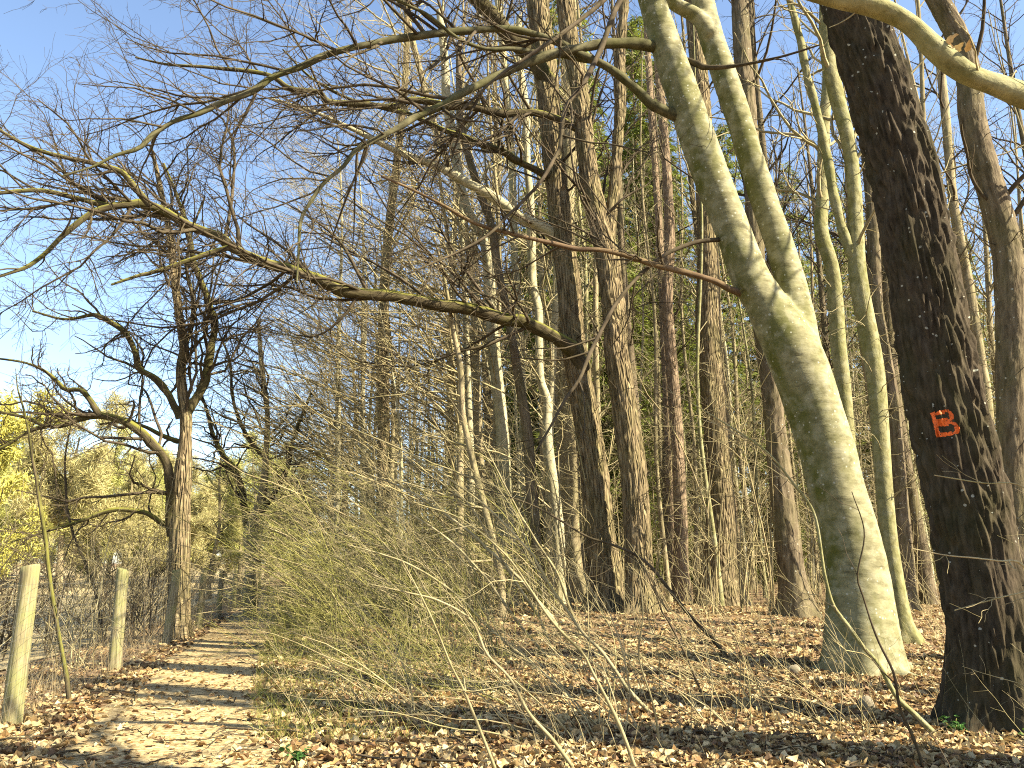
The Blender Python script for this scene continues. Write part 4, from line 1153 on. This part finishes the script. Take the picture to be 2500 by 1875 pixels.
# ------------------------------------------------------------------ shrub prototypes and copies
def shrub_proto(seed, label, name, H, stems, lean, mat, spread=0.35, r=0.012, l1=2.6, l2=3.0, rmin=0.0035, droop=-0.01, cat='shrub'):
    rng = np.random.default_rng(seed)
    n = stems
    p = np.concatenate([rng.normal(size=(n, 2)) * spread * 0.4, np.full((n, 1), -0.05)], 1)
    d = nrm(np.concatenate([rng.normal(size=(n, 2)) * spread + np.array(lean)[None], np.ones((n, 1))], 1))
    L = H * (0.55 + 0.6 * rng.random(n)); K = 10
    pts = [p]
    for k in range(K - 1):
        d = nrm(d + rng.normal(size=(n, 3)) * 0.1 + np.array([lean[0] * 0.22, lean[1] * 0.22, droop]))
        p = p + d * (L / (K - 1))[:, None]; pts.append(p)
    P = np.stack(pts, 1); R = (r * (0.6 + 0.7 * rng.random(n)))[:, None] * np.linspace(1, 0.3, K)[None]
    t = thing(name, label, cat)
    for q in range(min(n, 6)):
        g = Geo(); g.tubes(P[q:q + 1], R[q:q + 1], 5, rng); obj('stem', g.mesh('stem'), mat, t)
    g = Geo()
    if n > 6:
        g.tubes(P[6:], R[6:], 4, rng)
    for p_, r_ in grow(P, R, [dict(d=l1, fr=0.32, ang=(20, 60), K=6, w=0.2, bias=(lean[0] * 0.12, 0, 0.02), rr=0.6, rmin=rmin, t=(0.12, 1)), dict(d=l2, fr=0.4, ang=(25, 65), K=4, w=0.22, rmin=rmin * 0.8)], rng):
        g.tubes(p_, r_, 3, rng)
    obj('twigs', g.mesh('twigs'), mat, t, 'stuff')
    return t


def px_of(p):
    q = np.asarray(p, float) - CAM
    fw = q[1] * cp + q[2] * sp
    return 1250 + FPX * q[0] / fw


WOOD = [(1075, 'left of the pale slender trees'), (1370, 'behind the pale slender trees'), (1620, 'behind the two big oaks'), (1960, 'between the two big oaks and the beech'), (2250, 'between beech and lettered oak'), (9999, 'right of the lettered oak')]
PATHSIDE = [(640, 'by the far end of the path'), (850, 'close beside the path'), (1050, 'in the middle of the thicket'), (1250, 'below the pale slender trees'), (9999, 'below the mossy-limbed oak')]
MEADOW = [(90, 'left of the first fence post'), (290, 'between the first two fence posts'), (440, 'between second post and gnarled oak'), (9999, 'right of the gnarled oak')]
ORD = ['leftmost', 'second from left', 'third from left', 'fourth from left', 'fifth from left', 'sixth from left', 'seventh from left', 'eighth from left', 'ninth from left', 'tenth from left'] + ['%dth from left' % k for k in range(11, 60)]


def scatter(protos, spots, looks, zones, group, rng, rz=0.5, sc=(0.8, 1.25), far=40):
    """copies of the prototypes; every label names the look, the stretch of the picture and the rank in it"""
    used = set(); made = []
    for i, (x, y) in enumerate(spots):
        src = protos[i % len(protos)]
        loc = (x, y, float(hgt(x, y)))
        k = sc[0] + (sc[1] - sc[0]) * rng.random(); a = rng.normal() * rz
        if id(src) not in used:
            used.add(id(src)); o = src
            o.location = loc; o.rotation_euler = (0, 0, a); o.scale = (k, k, k)
        else:
            o = copy_tree(src, loc, a, k)
        o['group'] = group
        u = px_of((x, y, 1.5))
        zone = next(t for lim, t in zones if u < lim)
        look = looks[i % len(looks)]
        look = ('distant ' if y > far else '') + look
        made.append((u, look, zone, o))
    seen = {}
    for u, look, zone, o in sorted(made, key=lambda m: m[0]):
        k = seen.get((look, zone), 0); seen[(look, zone)] = k + 1
        o['label'] = f'{look} {zone}, {ORD[k]}'


sr = np.random.default_rng(99)
pr = [shrub_proto(200 + i, 'x', 'hazel_shrub', 4.4, 13, (-0.6, -0.1), ('shrub_bark', 'beech_twig_bark', 'shrub_bark', 'green_stem')[i], 0.4, 0.011, 2.6, 3.2, 0.0032) for i in range(4)]
spots = []
for i in range(52):
    y = 13 + 24 * sr.random()
    x = path_x(y) + 2.2 + sr.random() * (4.0 + 0.1 * y)
    spots.append((float(x), float(y)))
scatter(pr, spots, ['pale left-leaning bare shrub', 'brownish left-leaning bare shrub', 'pale left-leaning bare shrub', 'olive left-leaning bare shrub'], PATHSIDE, 'shrubs of the thicket right of the path', sr, 0.3, far=22)
pr = [shrub_proto(210 + i, 'x', 'bare_shrub', 1.9, 9, (-0.55, -0.05), 'shrub_bark', 0.45, 0.007, 2.6, 3.2, 0.0021) for i in range(4)]
spots = [(-1.6, 9.6), (-0.8, 8.6), (-1.2, 11.2), (-0.2, 10.4), (0.3, 9.0), (0.9, 11.0), (0.2, 12.4), (1.6, 9.8), (1.9, 12.2), (-0.5, 13.2), (-1.9, 12.6), (1.2, 13.6), (2.6, 10.8), (2.9, 9.2), (3.5, 9.9), (3.3, 8.1), (3.0, 12.8), (-1.0, 14.6), (0.4, 7.6), (2.2, 8.2), (-2.2, 14.0), (1.0, 8.1), (4.0, 13.8)]
NEAR = [(1050, 'in front of the green bushes'), (1300, 'before the pale slender trees'), (1620, 'before the two big oaks'), (1900, 'left of the beech base'), (9999, 'in front of the beech')]
scatter(pr, spots, ['low arching bare shrub'], NEAR, 'bare shrubs in the foreground leaves', sr, 0.35, (0.7, 1.15), far=11.5)
pr = [shrub_proto(220 + i, 'x', 'green_shrub', 1.5, 22, (-0.3, -0.1), 'green_stem', 0.9, 0.0045, 4.0, 4.5, 0.0024) for i in range(3)]
spots = [(float(path_x(y) + o), y) for y, o in ((9.6, 3.4), (10.2, 2.7), (10.8, 3.3), (11.6, 2.3), (12.4, 3.0), (13, 4.0), (13.4, 1.7), (14.2, 2.6), (15.3, 1.8), (16.5, 2.4), (17.5, 1.7), (19, 2.0), (20.5, 1.5), (22, 1.8), (24, 1.4), (26, 1.6), (28, 1.3), (31, 1.4), (34, 1.2), (38, 1.0), (43, 0.4), (46, -0.3))]
scatter(pr, spots, ['low green-twigged bush'], PATHSIDE, 'green-twigged bushes along the path', sr, 0.8, (0.75, 1.35), far=22)
pr = [shrub_proto(240 + i, 'x', 'bare_bush', 2.8, 12, (0.05, 0), ('far_bark', 'twig_bark', 'beech_twig_bark')[i], 0.45, 0.011, 2.6, 3.0, 0.0038) for i in range(3)]
spots = []
for i in range(48):
    y = 10 + 34 * sr.random() ** 1.2
    spots.append((float(fence_x(y) - 0.5 - 4.5 * sr.random() ** 1.3), float(y)))
scatter(pr, spots, ['tan bare bush', 'dark bare bush', 'pale bare bush'], MEADOW, 'bare bushes behind the fence', sr, 3, far=24)
pr = [shrub_proto(260 + i, 'x', 'tall_sapling', 5.5, 3, (-0.12, 0), 'shrub_bark', 0.12, 0.02, 1.6, 2.0, 0.005, 0.02, 'sapling') for i in range(4)]
spots = []
for i in range(90):
    y = 17 + 38 * sr.random(); x = -1 + (0.72 * y + 2) * sr.random()
    spots.append((float(x), float(y)))
scatter(pr, spots, ['thin bare sapling'], WOOD, 'saplings between the trunks', sr, 3, far=34)


# ------------------------------------------------------------------ woodland behind
def bare_tree_proto(seed, H, r, mat, twig='twig_bark', low=0.25, name='bare_tree', dens=0.85):
    rng = np.random.default_rng(seed)
    K = 40
    s_ = np.linspace(0, 1, K)
    ph = rng.random(4) * 6.28
    P = np.stack([0.35 * np.sin(s_ * 4 + ph[0]) * s_ + 0.1 * np.sin(s_ * 13 + ph[1]), 0.35 * np.sin(s_ * 3.5 + ph[2]) * s_ + 0.1 * np.sin(s_ * 11 + ph[3]), -0.2 + H * s_], 1)
    R = r * (1 - 0.82 * s_ ** 1.1)
    t = thing(name, 'x', 'tree')
    V, Q, B = tube_arrays(P[None], R[None], 12, rng)
    V = V[0]; z = V[:, :, 2:]
    V = P[:, None] + (V - P[:, None]) * (1 + 0.5 * np.exp(-np.clip(z, 0, None) / 0.35))
    g = Geo(); g.add(V, Q, B); obj('trunk', g.mesh('trunk'), mat, t)
    g = Geo()
    for lv in (grow(P[None], R[None], [dict(d=1.7 * dens, t=(low, 1), fr=0.17, ang=(25, 60), K=9, w=0.16, bias=(0, 0, 0.07), rr=0.4, rmin=0.01, rmax=0.045, Lt=0.45), dict(d=1.8, fr=0.38, K=6, w=0.2, bias=(0, 0, 0.03), rmin=0.006), dict(d=2.4, fr=0.45, K=4, w=0.22, rmin=0.0042)], rng),
               grow(P[None], R[None], [dict(d=1.6, t=(0.08, 0.4), fr=0.08, ang=(50, 90), K=6, w=0.2, rr=0.15, rmin=0.008, rmax=0.012), dict(d=2.5, fr=0.4, K=4, rmin=0.006)], rng)):
        for q, (p_, r_) in enumerate(lv):
            g.tubes(p_, r_, 5 if q == 0 else 3, rng)
    obj('crown', g.mesh('crown'), twig, t)
    return t


def sweep_proto(seed, H, r, mat):
    """hornbeam at the edge of the wood: trunk leaning to the light, long low branches sweeping left"""
    rng = np.random.default_rng(seed)
    K = 36; s_ = np.linspace(0, 1, K); ph = rng.random(3) * 6.28
    P = np.stack([-0.9 * s_ ** 2 + 0.15 * np.sin(s_ * 7 + ph[0]) * s_, 0.2 * np.sin(s_ * 5 + ph[1]), -0.2 + H * s_], 1)
    R = r * (1 - 0.85 * s_)
    t = thing('hornbeam_tree', 'x', 'tree')
    g = Geo(); g.tubes(P[None], R[None], 10, rng); obj('trunk', g.mesh('trunk'), mat, t)
    g = Geo()
    for q, (p_, r_) in enumerate(grow(P[None], R[None], [dict(d=3.2, t=(0.06, 1), fr=0.42, ang=(35, 75), K=11, w=0.1, bias=(-0.075, -0.01, 0.018), rr=0.4, rmin=0.008, rmax=0.028, Lt=0.45, Lmax=6, side=(-1.5, -0.2, 0.2)),
            dict(d=2.3, fr=0.32, ang=(25, 60), K=7, w=0.18, bias=(-0.045, 0, 0.02), rr=0.6, rmin=0.005, rmax=0.01), dict(d=3.0, fr=0.45, ang=(30, 60), K=5, w=0.2, bias=(-0.02, 0, 0.02), rr=0.7, rmin=0.0036, rmax=0.007)], rng)):
        g.tubes(p_, r_, 4 if q == 0 else 3, rng)
    obj('crown', g.mesh('crown'), 'shrub_bark', t)
    return t


er = np.random.default_rng(41)
pr = [sweep_proto(320, 14, 0.11, 'far_bark'), sweep_proto(321, 10, 0.08, 'pale_bark'), sweep_proto(322, 17, 0.13, 'pale_bark')]
spots = [(float(path_x(y) + o), y) for y, o in ((21, 5.6), (20.5, 4.0), (23.5, 6.4), (25, 4.2), (28.5, 6.2), (29, 3.6), (33, 5.0), (34, 2.8), (38, 4.4), (42, 2.8), (37, 7.0), (27, 2.6), (31, 7.6), (26, 8), (46, 4.5))]
scatter(pr, spots, ['low-branched hornbeam sweeping left', 'small pale hornbeam sweeping left', 'tall pale hornbeam sweeping left'], PATHSIDE, 'hornbeams along the wood edge', er, 0.25, (0.85, 1.15), far=24)


pr = [bare_tree_proto(300, 26, 0.17, 'far_bark', 'beech_twig_bark'), bare_tree_proto(301, 28, 0.22, 'oak_bark'), bare_tree_proto(302, 24, 0.13, 'pale_bark', 'beech_twig_bark', 0.2), bare_tree_proto(303, 27, 0.16, 'far_bark', 'beech_twig_bark', 0.3), bare_tree_proto(304, 30, 0.25, 'mid_oak_bark', 'beech_twig_bark', 0.35), bare_tree_proto(305, 22, 0.11, 'mossy_pale_bark', 'beech_twig_bark', 0.2)]
tr_ = np.random.default_rng(123)
spots = []
tries = 0
while len(spots) < 70 and tries < 6000:
    tries += 1
    y = 24 + 48 * tr_.random() ** 0.9
    u = 880 + 1750 * tr_.random()
    x = (u - 1250) / FPX * y * 1.02
    if all((x - a) ** 2 + (y - b) ** 2 > 2.2 ** 2 for a, b in spots):
        spots.append((float(x), float(y)))
scatter(pr, spots, ['tan bare tree', 'thick dark bare tree', 'slim pale bare tree', 'tan bare tree', 'thick brown bare tree', 'thin mossy bare tree'], WOOD, 'bare trees deep in the wood', tr_, 3, (0.8, 1.2), far=46)
pr = [bare_tree_proto(330, 21, 0.085, 'pale_bark', 'beech_twig_bark', 0.35, 'pole_tree', 0.45), bare_tree_proto(331, 24, 0.1, 'far_bark', 'beech_twig_bark', 0.4, 'pole_tree', 0.45), bare_tree_proto(332, 18, 0.065, 'mossy_pale_bark', 'beech_twig_bark', 0.35, 'pole_tree', 0.45), bare_tree_proto(333, 23, 0.09, 'far_bark', 'beech_twig_bark', 0.45, 'pole_tree', 0.4)]
spots2 = []
tries = 0
while len(spots2) < 90 and tries < 6000:
    tries += 1
    y = 21 + 40 * tr_.random(); u = 1000 + 1620 * tr_.random(); x = (u - 1250) / FPX * y * 1.02
    if all((x - a) ** 2 + (y - b) ** 2 > 1.0 for a, b in spots + spots2):
        spots2.append((float(x), float(y)))
scatter(pr, spots2, ['slim pale pole-like tree', 'slim tan pole-like tree', 'very thin mossy tree', 'slim straight tan tree'], WOOD, 'slim young trees in the wood', tr_, 3, (0.85, 1.25), far=42)
# a loose row closing the view along the path
spots = [(float(path_x(y) + o), float(y)) for y, o in ((34, 3.4), (38, 4.6), (42, 3.2), (46, 5), (50, 2.6), (54, -2.6), (57, 3.6), (62, 0.5), (66, -4), (70, 3), (48, -4.2), (40, -5.2))]
pr2 = [bare_tree_proto(310, 11, 0.13, 'mid_oak_bark', 'twig_bark', 0.15), bare_tree_proto(311, 9.5, 0.1, 'far_bark', 'beech_twig_bark', 0.12)]
scatter(pr2, spots, ['small brown bare tree', 'slight tan bare tree'], [(560, 'left of the knobbly fence tree'), (9999, 'where the path disappears')], 'small bare trees at the end of the path', tr_, 3, (0.8, 1.2), far=52)


def needle_tree(seed, H, r, low, spread, name='spruce_tree'):
    rng = np.random.default_rng(seed)
    K = 30; s_ = np.linspace(0, 1, K)
    P = np.stack([0.15 * np.sin(s_ * 3), 0.15 * np.sin(s_ * 4 + 1), -0.2 + H * s_], 1); R = r * (1 - 0.9 * s_)
    t = thing(name, 'x', 'tree')
    g = Geo(); g.tubes(P[None], R[None], 10, rng); obj('trunk', g.mesh('trunk'), 'pine_bark', t)
    n = 330
    tt = low + (1 - low) * rng.random(n) ** 0.9
    az = rng.random(n) * 6.28
    L = spread * (1 - tt) ** 0.75 * (0.7 + 0.5 * rng.random(n)) + 0.3
    k = 7; u = np.linspace(0, 1, k)[None]
    base = np.stack([np.interp(tt, s_, P[:, q]) for q in range(3)], 1)
    B = np.stack([base[:, :1] + np.cos(az)[:, None] * L[:, None] * u, base[:, 1:2] + np.sin(az)[:, None] * L[:, None] * u, base[:, 2:] + L[:, None] * (0.12 * u - 0.5 * u ** 2 + 0.18 * u ** 3)], -1)
    g = Geo(); g.tubes(B, 0.02 * (1 - 0.8 * u) + 0 * L[:, None], 3, rng); obj('branches', g.mesh('branches'), 'twig_bark', t)
    # needle sprays: short flat blades hanging off every branch
    m = 17000
    bi = rng.choice(n, m, p=L / L.sum()); v = 0.15 + 0.85 * rng.random(m)
    f = v * (k - 1); i = np.minimum(f.astype(int), k - 2); a = (f - i)[:, None]
    p = B[bi, i] * (1 - a) + B[bi, i + 1] * a
    T = nrm(B[bi, i + 1] - B[bi, i]); sdv = nrm(np.cross(T, [0, 0, 1.0])) * np.where(rng.random(m) < 0.5, 1, -1)[:, None]
    d = nrm(T * 0.5 + sdv * (0.3 + 0.7 * rng.random(m))[:, None] + np.array([0, 0, -0.55]) * rng.random(m)[:, None] + rng.normal(size=(m, 3)) * 0.25)
    ln = (0.3 + 0.45 * rng.random(m))[:, None]
    wd = nrm(np.cross(d, rng.normal(size=(m, 3)))) * (0.028 + 0.03 * rng.random(m))[:, None]
    V = np.stack([p, p + d * ln * 0.5 + wd, p + d * ln, p + d * ln * 0.5 - wd], 1).reshape(-1, 3)
    C = np.repeat(np.array([(0.135, 0.16, 0.026)]) * (0.6 + 0.9 * rng.random(m))[:, None] + np.array([(0.03, 0.03, 0)]) * rng.random(m)[:, None], 4, 0)
    tinted('needles', V, np.arange(m * 4).reshape(-1, 4), C, 'foliage', t, 'stuff')
    return t


pr = [needle_tree(400, 34, 0.22, 0.1, 3.6), needle_tree(401, 38, 0.24, 0.25, 3.4), needle_tree(402, 22, 0.16, 0.04, 3.0)]
spots = [(at(u, 1400, y)[0][0], y) for u, y in ((1455, 44), (1620, 52), (1560, 40), (1700, 58), (1800, 56), (1900, 62), (2010, 64), (2120, 68), (2230, 66), (2360, 70), (2470, 72), (1340, 50), (1480, 58), (1850, 70), (2300, 76), (1640, 64), (2440, 80), (1250, 60), (2060, 76), (1590, 46), (1420, 50), (1510, 54), (1670, 44), (1760, 64), (1960, 72), (2180, 78), (1300, 44), (1390, 40), (1540, 66), (2540, 66))]
scatter(pr, spots, ['tall green spruce', 'tall bare-stemmed green spruce', 'low bushy green spruce'], WOOD, 'spruces in the background', tr_, 3, (0.85, 1.2), far=58)


# the wood beyond, too far off to count
wr_ = np.random.default_rng(71)
M = 360
y = 70 + 55 * wr_.random(M); x = (950 + 1750 * wr_.random(M) - 1250) / FPX * y * 1.02
z = hgt(x, y); Hh = 18 + 12 * wr_.random(M)
u = np.linspace(0, 1, 6)[None]
P = np.stack([x[:, None] + 0.5 * np.sin(u * 4 + x[:, None]), y[:, None] + 0 * u, z[:, None] + Hh[:, None] * u], -1)
R = (0.07 + 0.16 * wr_.random(M))[:, None] * (1 - 0.75 * u)
g = Geo(); g.tubes(P, R, 5, wr_)
for p_, r_ in grow(P, R, [dict(d=0.75, t=(0.05, 1), fr=0.14, ang=(35, 80), K=4, w=0.18, bias=(0, 0, 0.03), rr=0.3, rmin=0.016, rmax=0.03)], wr_):
    g.tubes(p_, r_, 3, wr_)
far_wood = obj('far_wood', g.mesh('far_wood'), 'far_bark', None, 'stuff')
tag(far_wood, 'mass of distant bare trunks closing the view through the wood', 'wood')
m = 26000
y = 62 + 60 * wr_.random(m); x = (1150 + 1500 * wr_.random(m) - 1250) / FPX * y * 1.02
cl = vnoise(x * 0.16, y * 0.1 + 40)
zt = 20 * np.clip(0.35 + 1.3 * cl, 0.08, 1)
p = np.stack([x, y, hgt(x, y) + zt * wr_.random(m)], 1)
d = nrm(wr_.normal(size=(m, 3)) * np.array([1, 1, 0.35]) + np.array([0, 0, -0.25])); ln = (0.5 + 0.7 * wr_.random(m))[:, None]
wd = nrm(np.cross(d, wr_.normal(size=(m, 3)))) * (0.06 + 0.07 * wr_.random(m))[:, None]
V = np.stack([p, p + d * ln * 0.5 + wd, p + d * ln, p + d * ln * 0.5 - wd], 1).reshape(-1, 3)
C = np.repeat(np.array([(0.16, 0.175, 0.04)]) * (0.6 + 0.8 * wr_.random(m))[:, None], 4, 0)
o = tinted('far_undergrowth', V, np.arange(m * 4).reshape(-1, 4), C, 'foliage', None, 'stuff')
tag(o, 'distant yellow-green conifer thicket behind the trunks', 'thicket')


def fuzzy_tree(seed, H, W, color, label, name, group=None, m=16000, leaf=0.16, droop=0.0, low=0.1, wr=0.3, up=0.0):
    rng = np.random.default_rng(seed)
    K = 14; s_ = np.linspace(0, 1, K)
    P = np.stack([0.2 * np.sin(s_ * 4), 0.2 * np.sin(s_ * 3), -0.3 + H * 0.75 * s_], 1); R = 0.22 * (1 - 0.8 * s_)
    t = thing(name, label, 'tree', group=group)
    g = Geo(); g.tubes(P[None], R[None], 8, rng); obj('trunk', g.mesh('trunk'), 'far_bark', t)
    lv = grow(P[None], R[None], [dict(d=2.6, t=(low, 1), fr=0.55 * W, ang=(30, 70), K=8, w=0.14, bias=(0, 0, 0.08), rr=0.4, rmin=0.02, Lt=0.35), dict(d=1.6, fr=0.42, K=6, w=0.2, bias=(0, 0, 0.04 - droop), rmin=0.012), dict(d=2.0, fr=0.5, K=5, w=0.2, bias=(0, 0, -droop), rmin=0.008)], rng)
    g = Geo()
    for p_, r_ in lv:
        g.tubes(p_, r_, 3, rng)
    obj('branches', g.mesh('branches'), 'twig_bark', t)
    src = np.concatenate([lv[1][0].reshape(-1, 3), lv[2][0].reshape(-1, 3)])
    p = src[rng.integers(0, len(src), m)] + rng.normal(size=(m, 3)) * 0.16
    d = nrm(rng.normal(size=(m, 3)) + np.array([0, 0, up - droop * 6])); wd = nrm(np.cross(d, rng.normal(size=(m, 3)))) * leaf * wr
    ln = leaf * (0.7 + 0.6 * rng.random(m))[:, None]
    V = np.stack([p, p + d * ln * 0.5 + wd, p + d * ln, p + d * ln * 0.5 - wd], 1).reshape(-1, 3)
    C = np.repeat(np.array([color]) * (0.75 + 0.5 * rng.random(m))[:, None], 4, 0)
    tinted('crown', V, np.arange(m * 4).reshape(-1, 4), C, 'foliage', t)
    return t


w = fuzzy_tree(500, 13.0, 0.8, (0.5, 0.46, 0.11), 'bright yellow-green willow at the left edge beyond the meadow', 'willow_tree', m=30000, leaf=0.34, wr=0.1, droop=0.05, low=0.02)
w.location = (-37.5, 54, float(hgt(-37.5, 54))); w.scale = (1.35, 1.35, 1.35)
pr = [fuzzy_tree(510, 12.0, 0.75, (0.42, 0.37, 0.16), 'x', 'budding_tree', m=26000, leaf=0.55, low=0.02, wr=0.035, up=0.5), fuzzy_tree(511, 11.0, 0.8, (0.42, 0.41, 0.12), 'x', 'budding_tree', m=26000, leaf=0.5, low=0.02, wr=0.04, up=0.4)]
fr_ = np.random.default_rng(5)
spots = [(at(u, 1400, y)[0][0], y) for u, y in ((150, 72), (230, 82), (300, 76), (370, 92), (440, 84), (520, 95), (80, 92), (10, 100), (590, 100), (650, 90), (190, 105), (330, 112), (460, 118), (-40, 78), (260, 120), (720, 105), (120, 125), (550, 122))]
scatter(pr, spots, ['hazy pale tan tree beyond the meadow', 'hazy olive tree beyond the meadow'], [(120, 'beside the willow'), (430, 'left of the gnarled oak'), (9999, 'right of the gnarled oak')], 'budding trees beyond the meadow', fr_, 3, (1.2, 1.7), far=96)

# ------------------------------------------------------------------ small things
def lump(name, label, cat, sx, sy, r, seed):
    rng = np.random.default_rng(seed)
    p = ghit(sx, sy)
    n, m_ = 12, 18
    th = np.linspace(0.02, np.pi - 0.02, n)[:, None]; ph = np.linspace(0, 2 * np.pi, m_ + 1)[None, :-1]
    k = 1 + 0.14 * np.sin(2 * ph + seed) * np.sin(th) + 0.1 * np.cos(3 * th + ph)
    V = np.stack([np.sin(th) * np.cos(ph) * k * r, np.sin(th) * np.sin(ph) * k * r * 0.85, np.cos(th) * k * r * 0.9 + 0 * ph], -1)
    i = np.arange(n - 1)[:, None] * m_; j = np.arange(m_)[None]
    Q = np.stack([i + j, i + (j + 1) % m_, i + m_ + (j + 1) % m_, i + m_ + j], -1).reshape(-1, 4)
    o = obj(name, make_mesh(name, V.reshape(-1, 3), Q), 'stone')
    o.location = (p[0], p[1], float(hgt(p[0], p[1])) + r * 0.5)
    return tag(o, label, cat)


lump('stone', 'small round pale stone on the leaves left of the beech base', 'stone', 1941, 1645, 0.085, 2)
lump('stone', 'larger pale stone on the leaves in front of the beech', 'stone', 2117, 1732, 0.1, 5)


def small_plant(label, x, y, n, size, col, seed):
    rng = np.random.default_rng(seed)
    z = float(hgt(x, y))
    t = thing('ivy', label, 'plant', (x, y, z))
    P, R = [], []
    g = Geo(); tips = []
    for q in range(9):
        a = rng.random() * 6.28; L = size * (0.5 + rng.random())
        s_ = np.linspace(0, 1, 5)
        p = np.stack([np.cos(a) * L * s_ * 0.6, np.sin(a) * L * s_ * 0.6, L * (s_ - 0.45 * s_ ** 2)], 1); P.append(p); tips.append(p[1:])
    P = np.stack(P); g.tubes(P, np.full(P.shape[:2], 0.003), 3, rng)
    obj('stem', g.mesh('stem'), 'green_stem', t)
    src = np.concatenate(tips)
    V_, Q_ = leaf_shape(4, 1, rng)
    Rm = rot_mats(n, 0.7, rng); sc = 0.05 * (0.6 + 0.7 * rng.random(n))
    W = np.einsum('mij,vj->mvi', Rm, V_ * np.array([1.6, 1, 1])) * sc[:, None, None] + (src[rng.integers(0, len(src), n)] + rng.normal(size=(n, 3)) * 0.02)[:, None]
    C = np.repeat(np.array([col]) * (0.6 + 0.7 * rng.random(n))[:, None], len(V_), 0)
    tinted('leaves', W.reshape(-1, 3), (Q_[None] + (np.arange(n) * len(V_))[:, None, None]).reshape(-1, 4), C, 'foliage', t)


bx, by, _ = oakB_base
small_plant('small dark green ivy at the left foot of the lettered oak', bx - 0.62, by - 0.35, 60, 0.16, (0.05, 0.12, 0.025), 1)
small_plant('green seedling at the front of the mossy root of the lettered oak', bx - 0.12, by - 0.72, 40, 0.12, (0.1, 0.17, 0.03), 2)
small_plant('tiny green plant at the right foot of the lettered oak', bx + 0.42, by - 0.66, 40, 0.13, (0.09, 0.17, 0.03), 3)
small_plant('small green plant on the right edge of the near path', -1.75, 6.75, 60, 0.13, (0.06, 0.14, 0.03), 4)

# withered leaves still hanging on the limb in the upper right corner
hp = at(1250 + 1890 / 1.769, 185 / 1.769, 5.2)[0]
t = thing('withered_leaves', 'clump of withered orange-brown leaves caught on the upper right limb', 'leaves', tuple(hp))
for q in range(7):
    o = obj('leaf', lmesh[[2, 6, 10, 14, 18, 22, 5][q]], None, t)
    o.location = (lr.normal() * 0.05, lr.normal() * 0.03, lr.normal() * 0.03); o.scale = (0.11,) * 3
    o.rotation_euler = (lr.normal(), lr.normal(), lr.random() * 6)
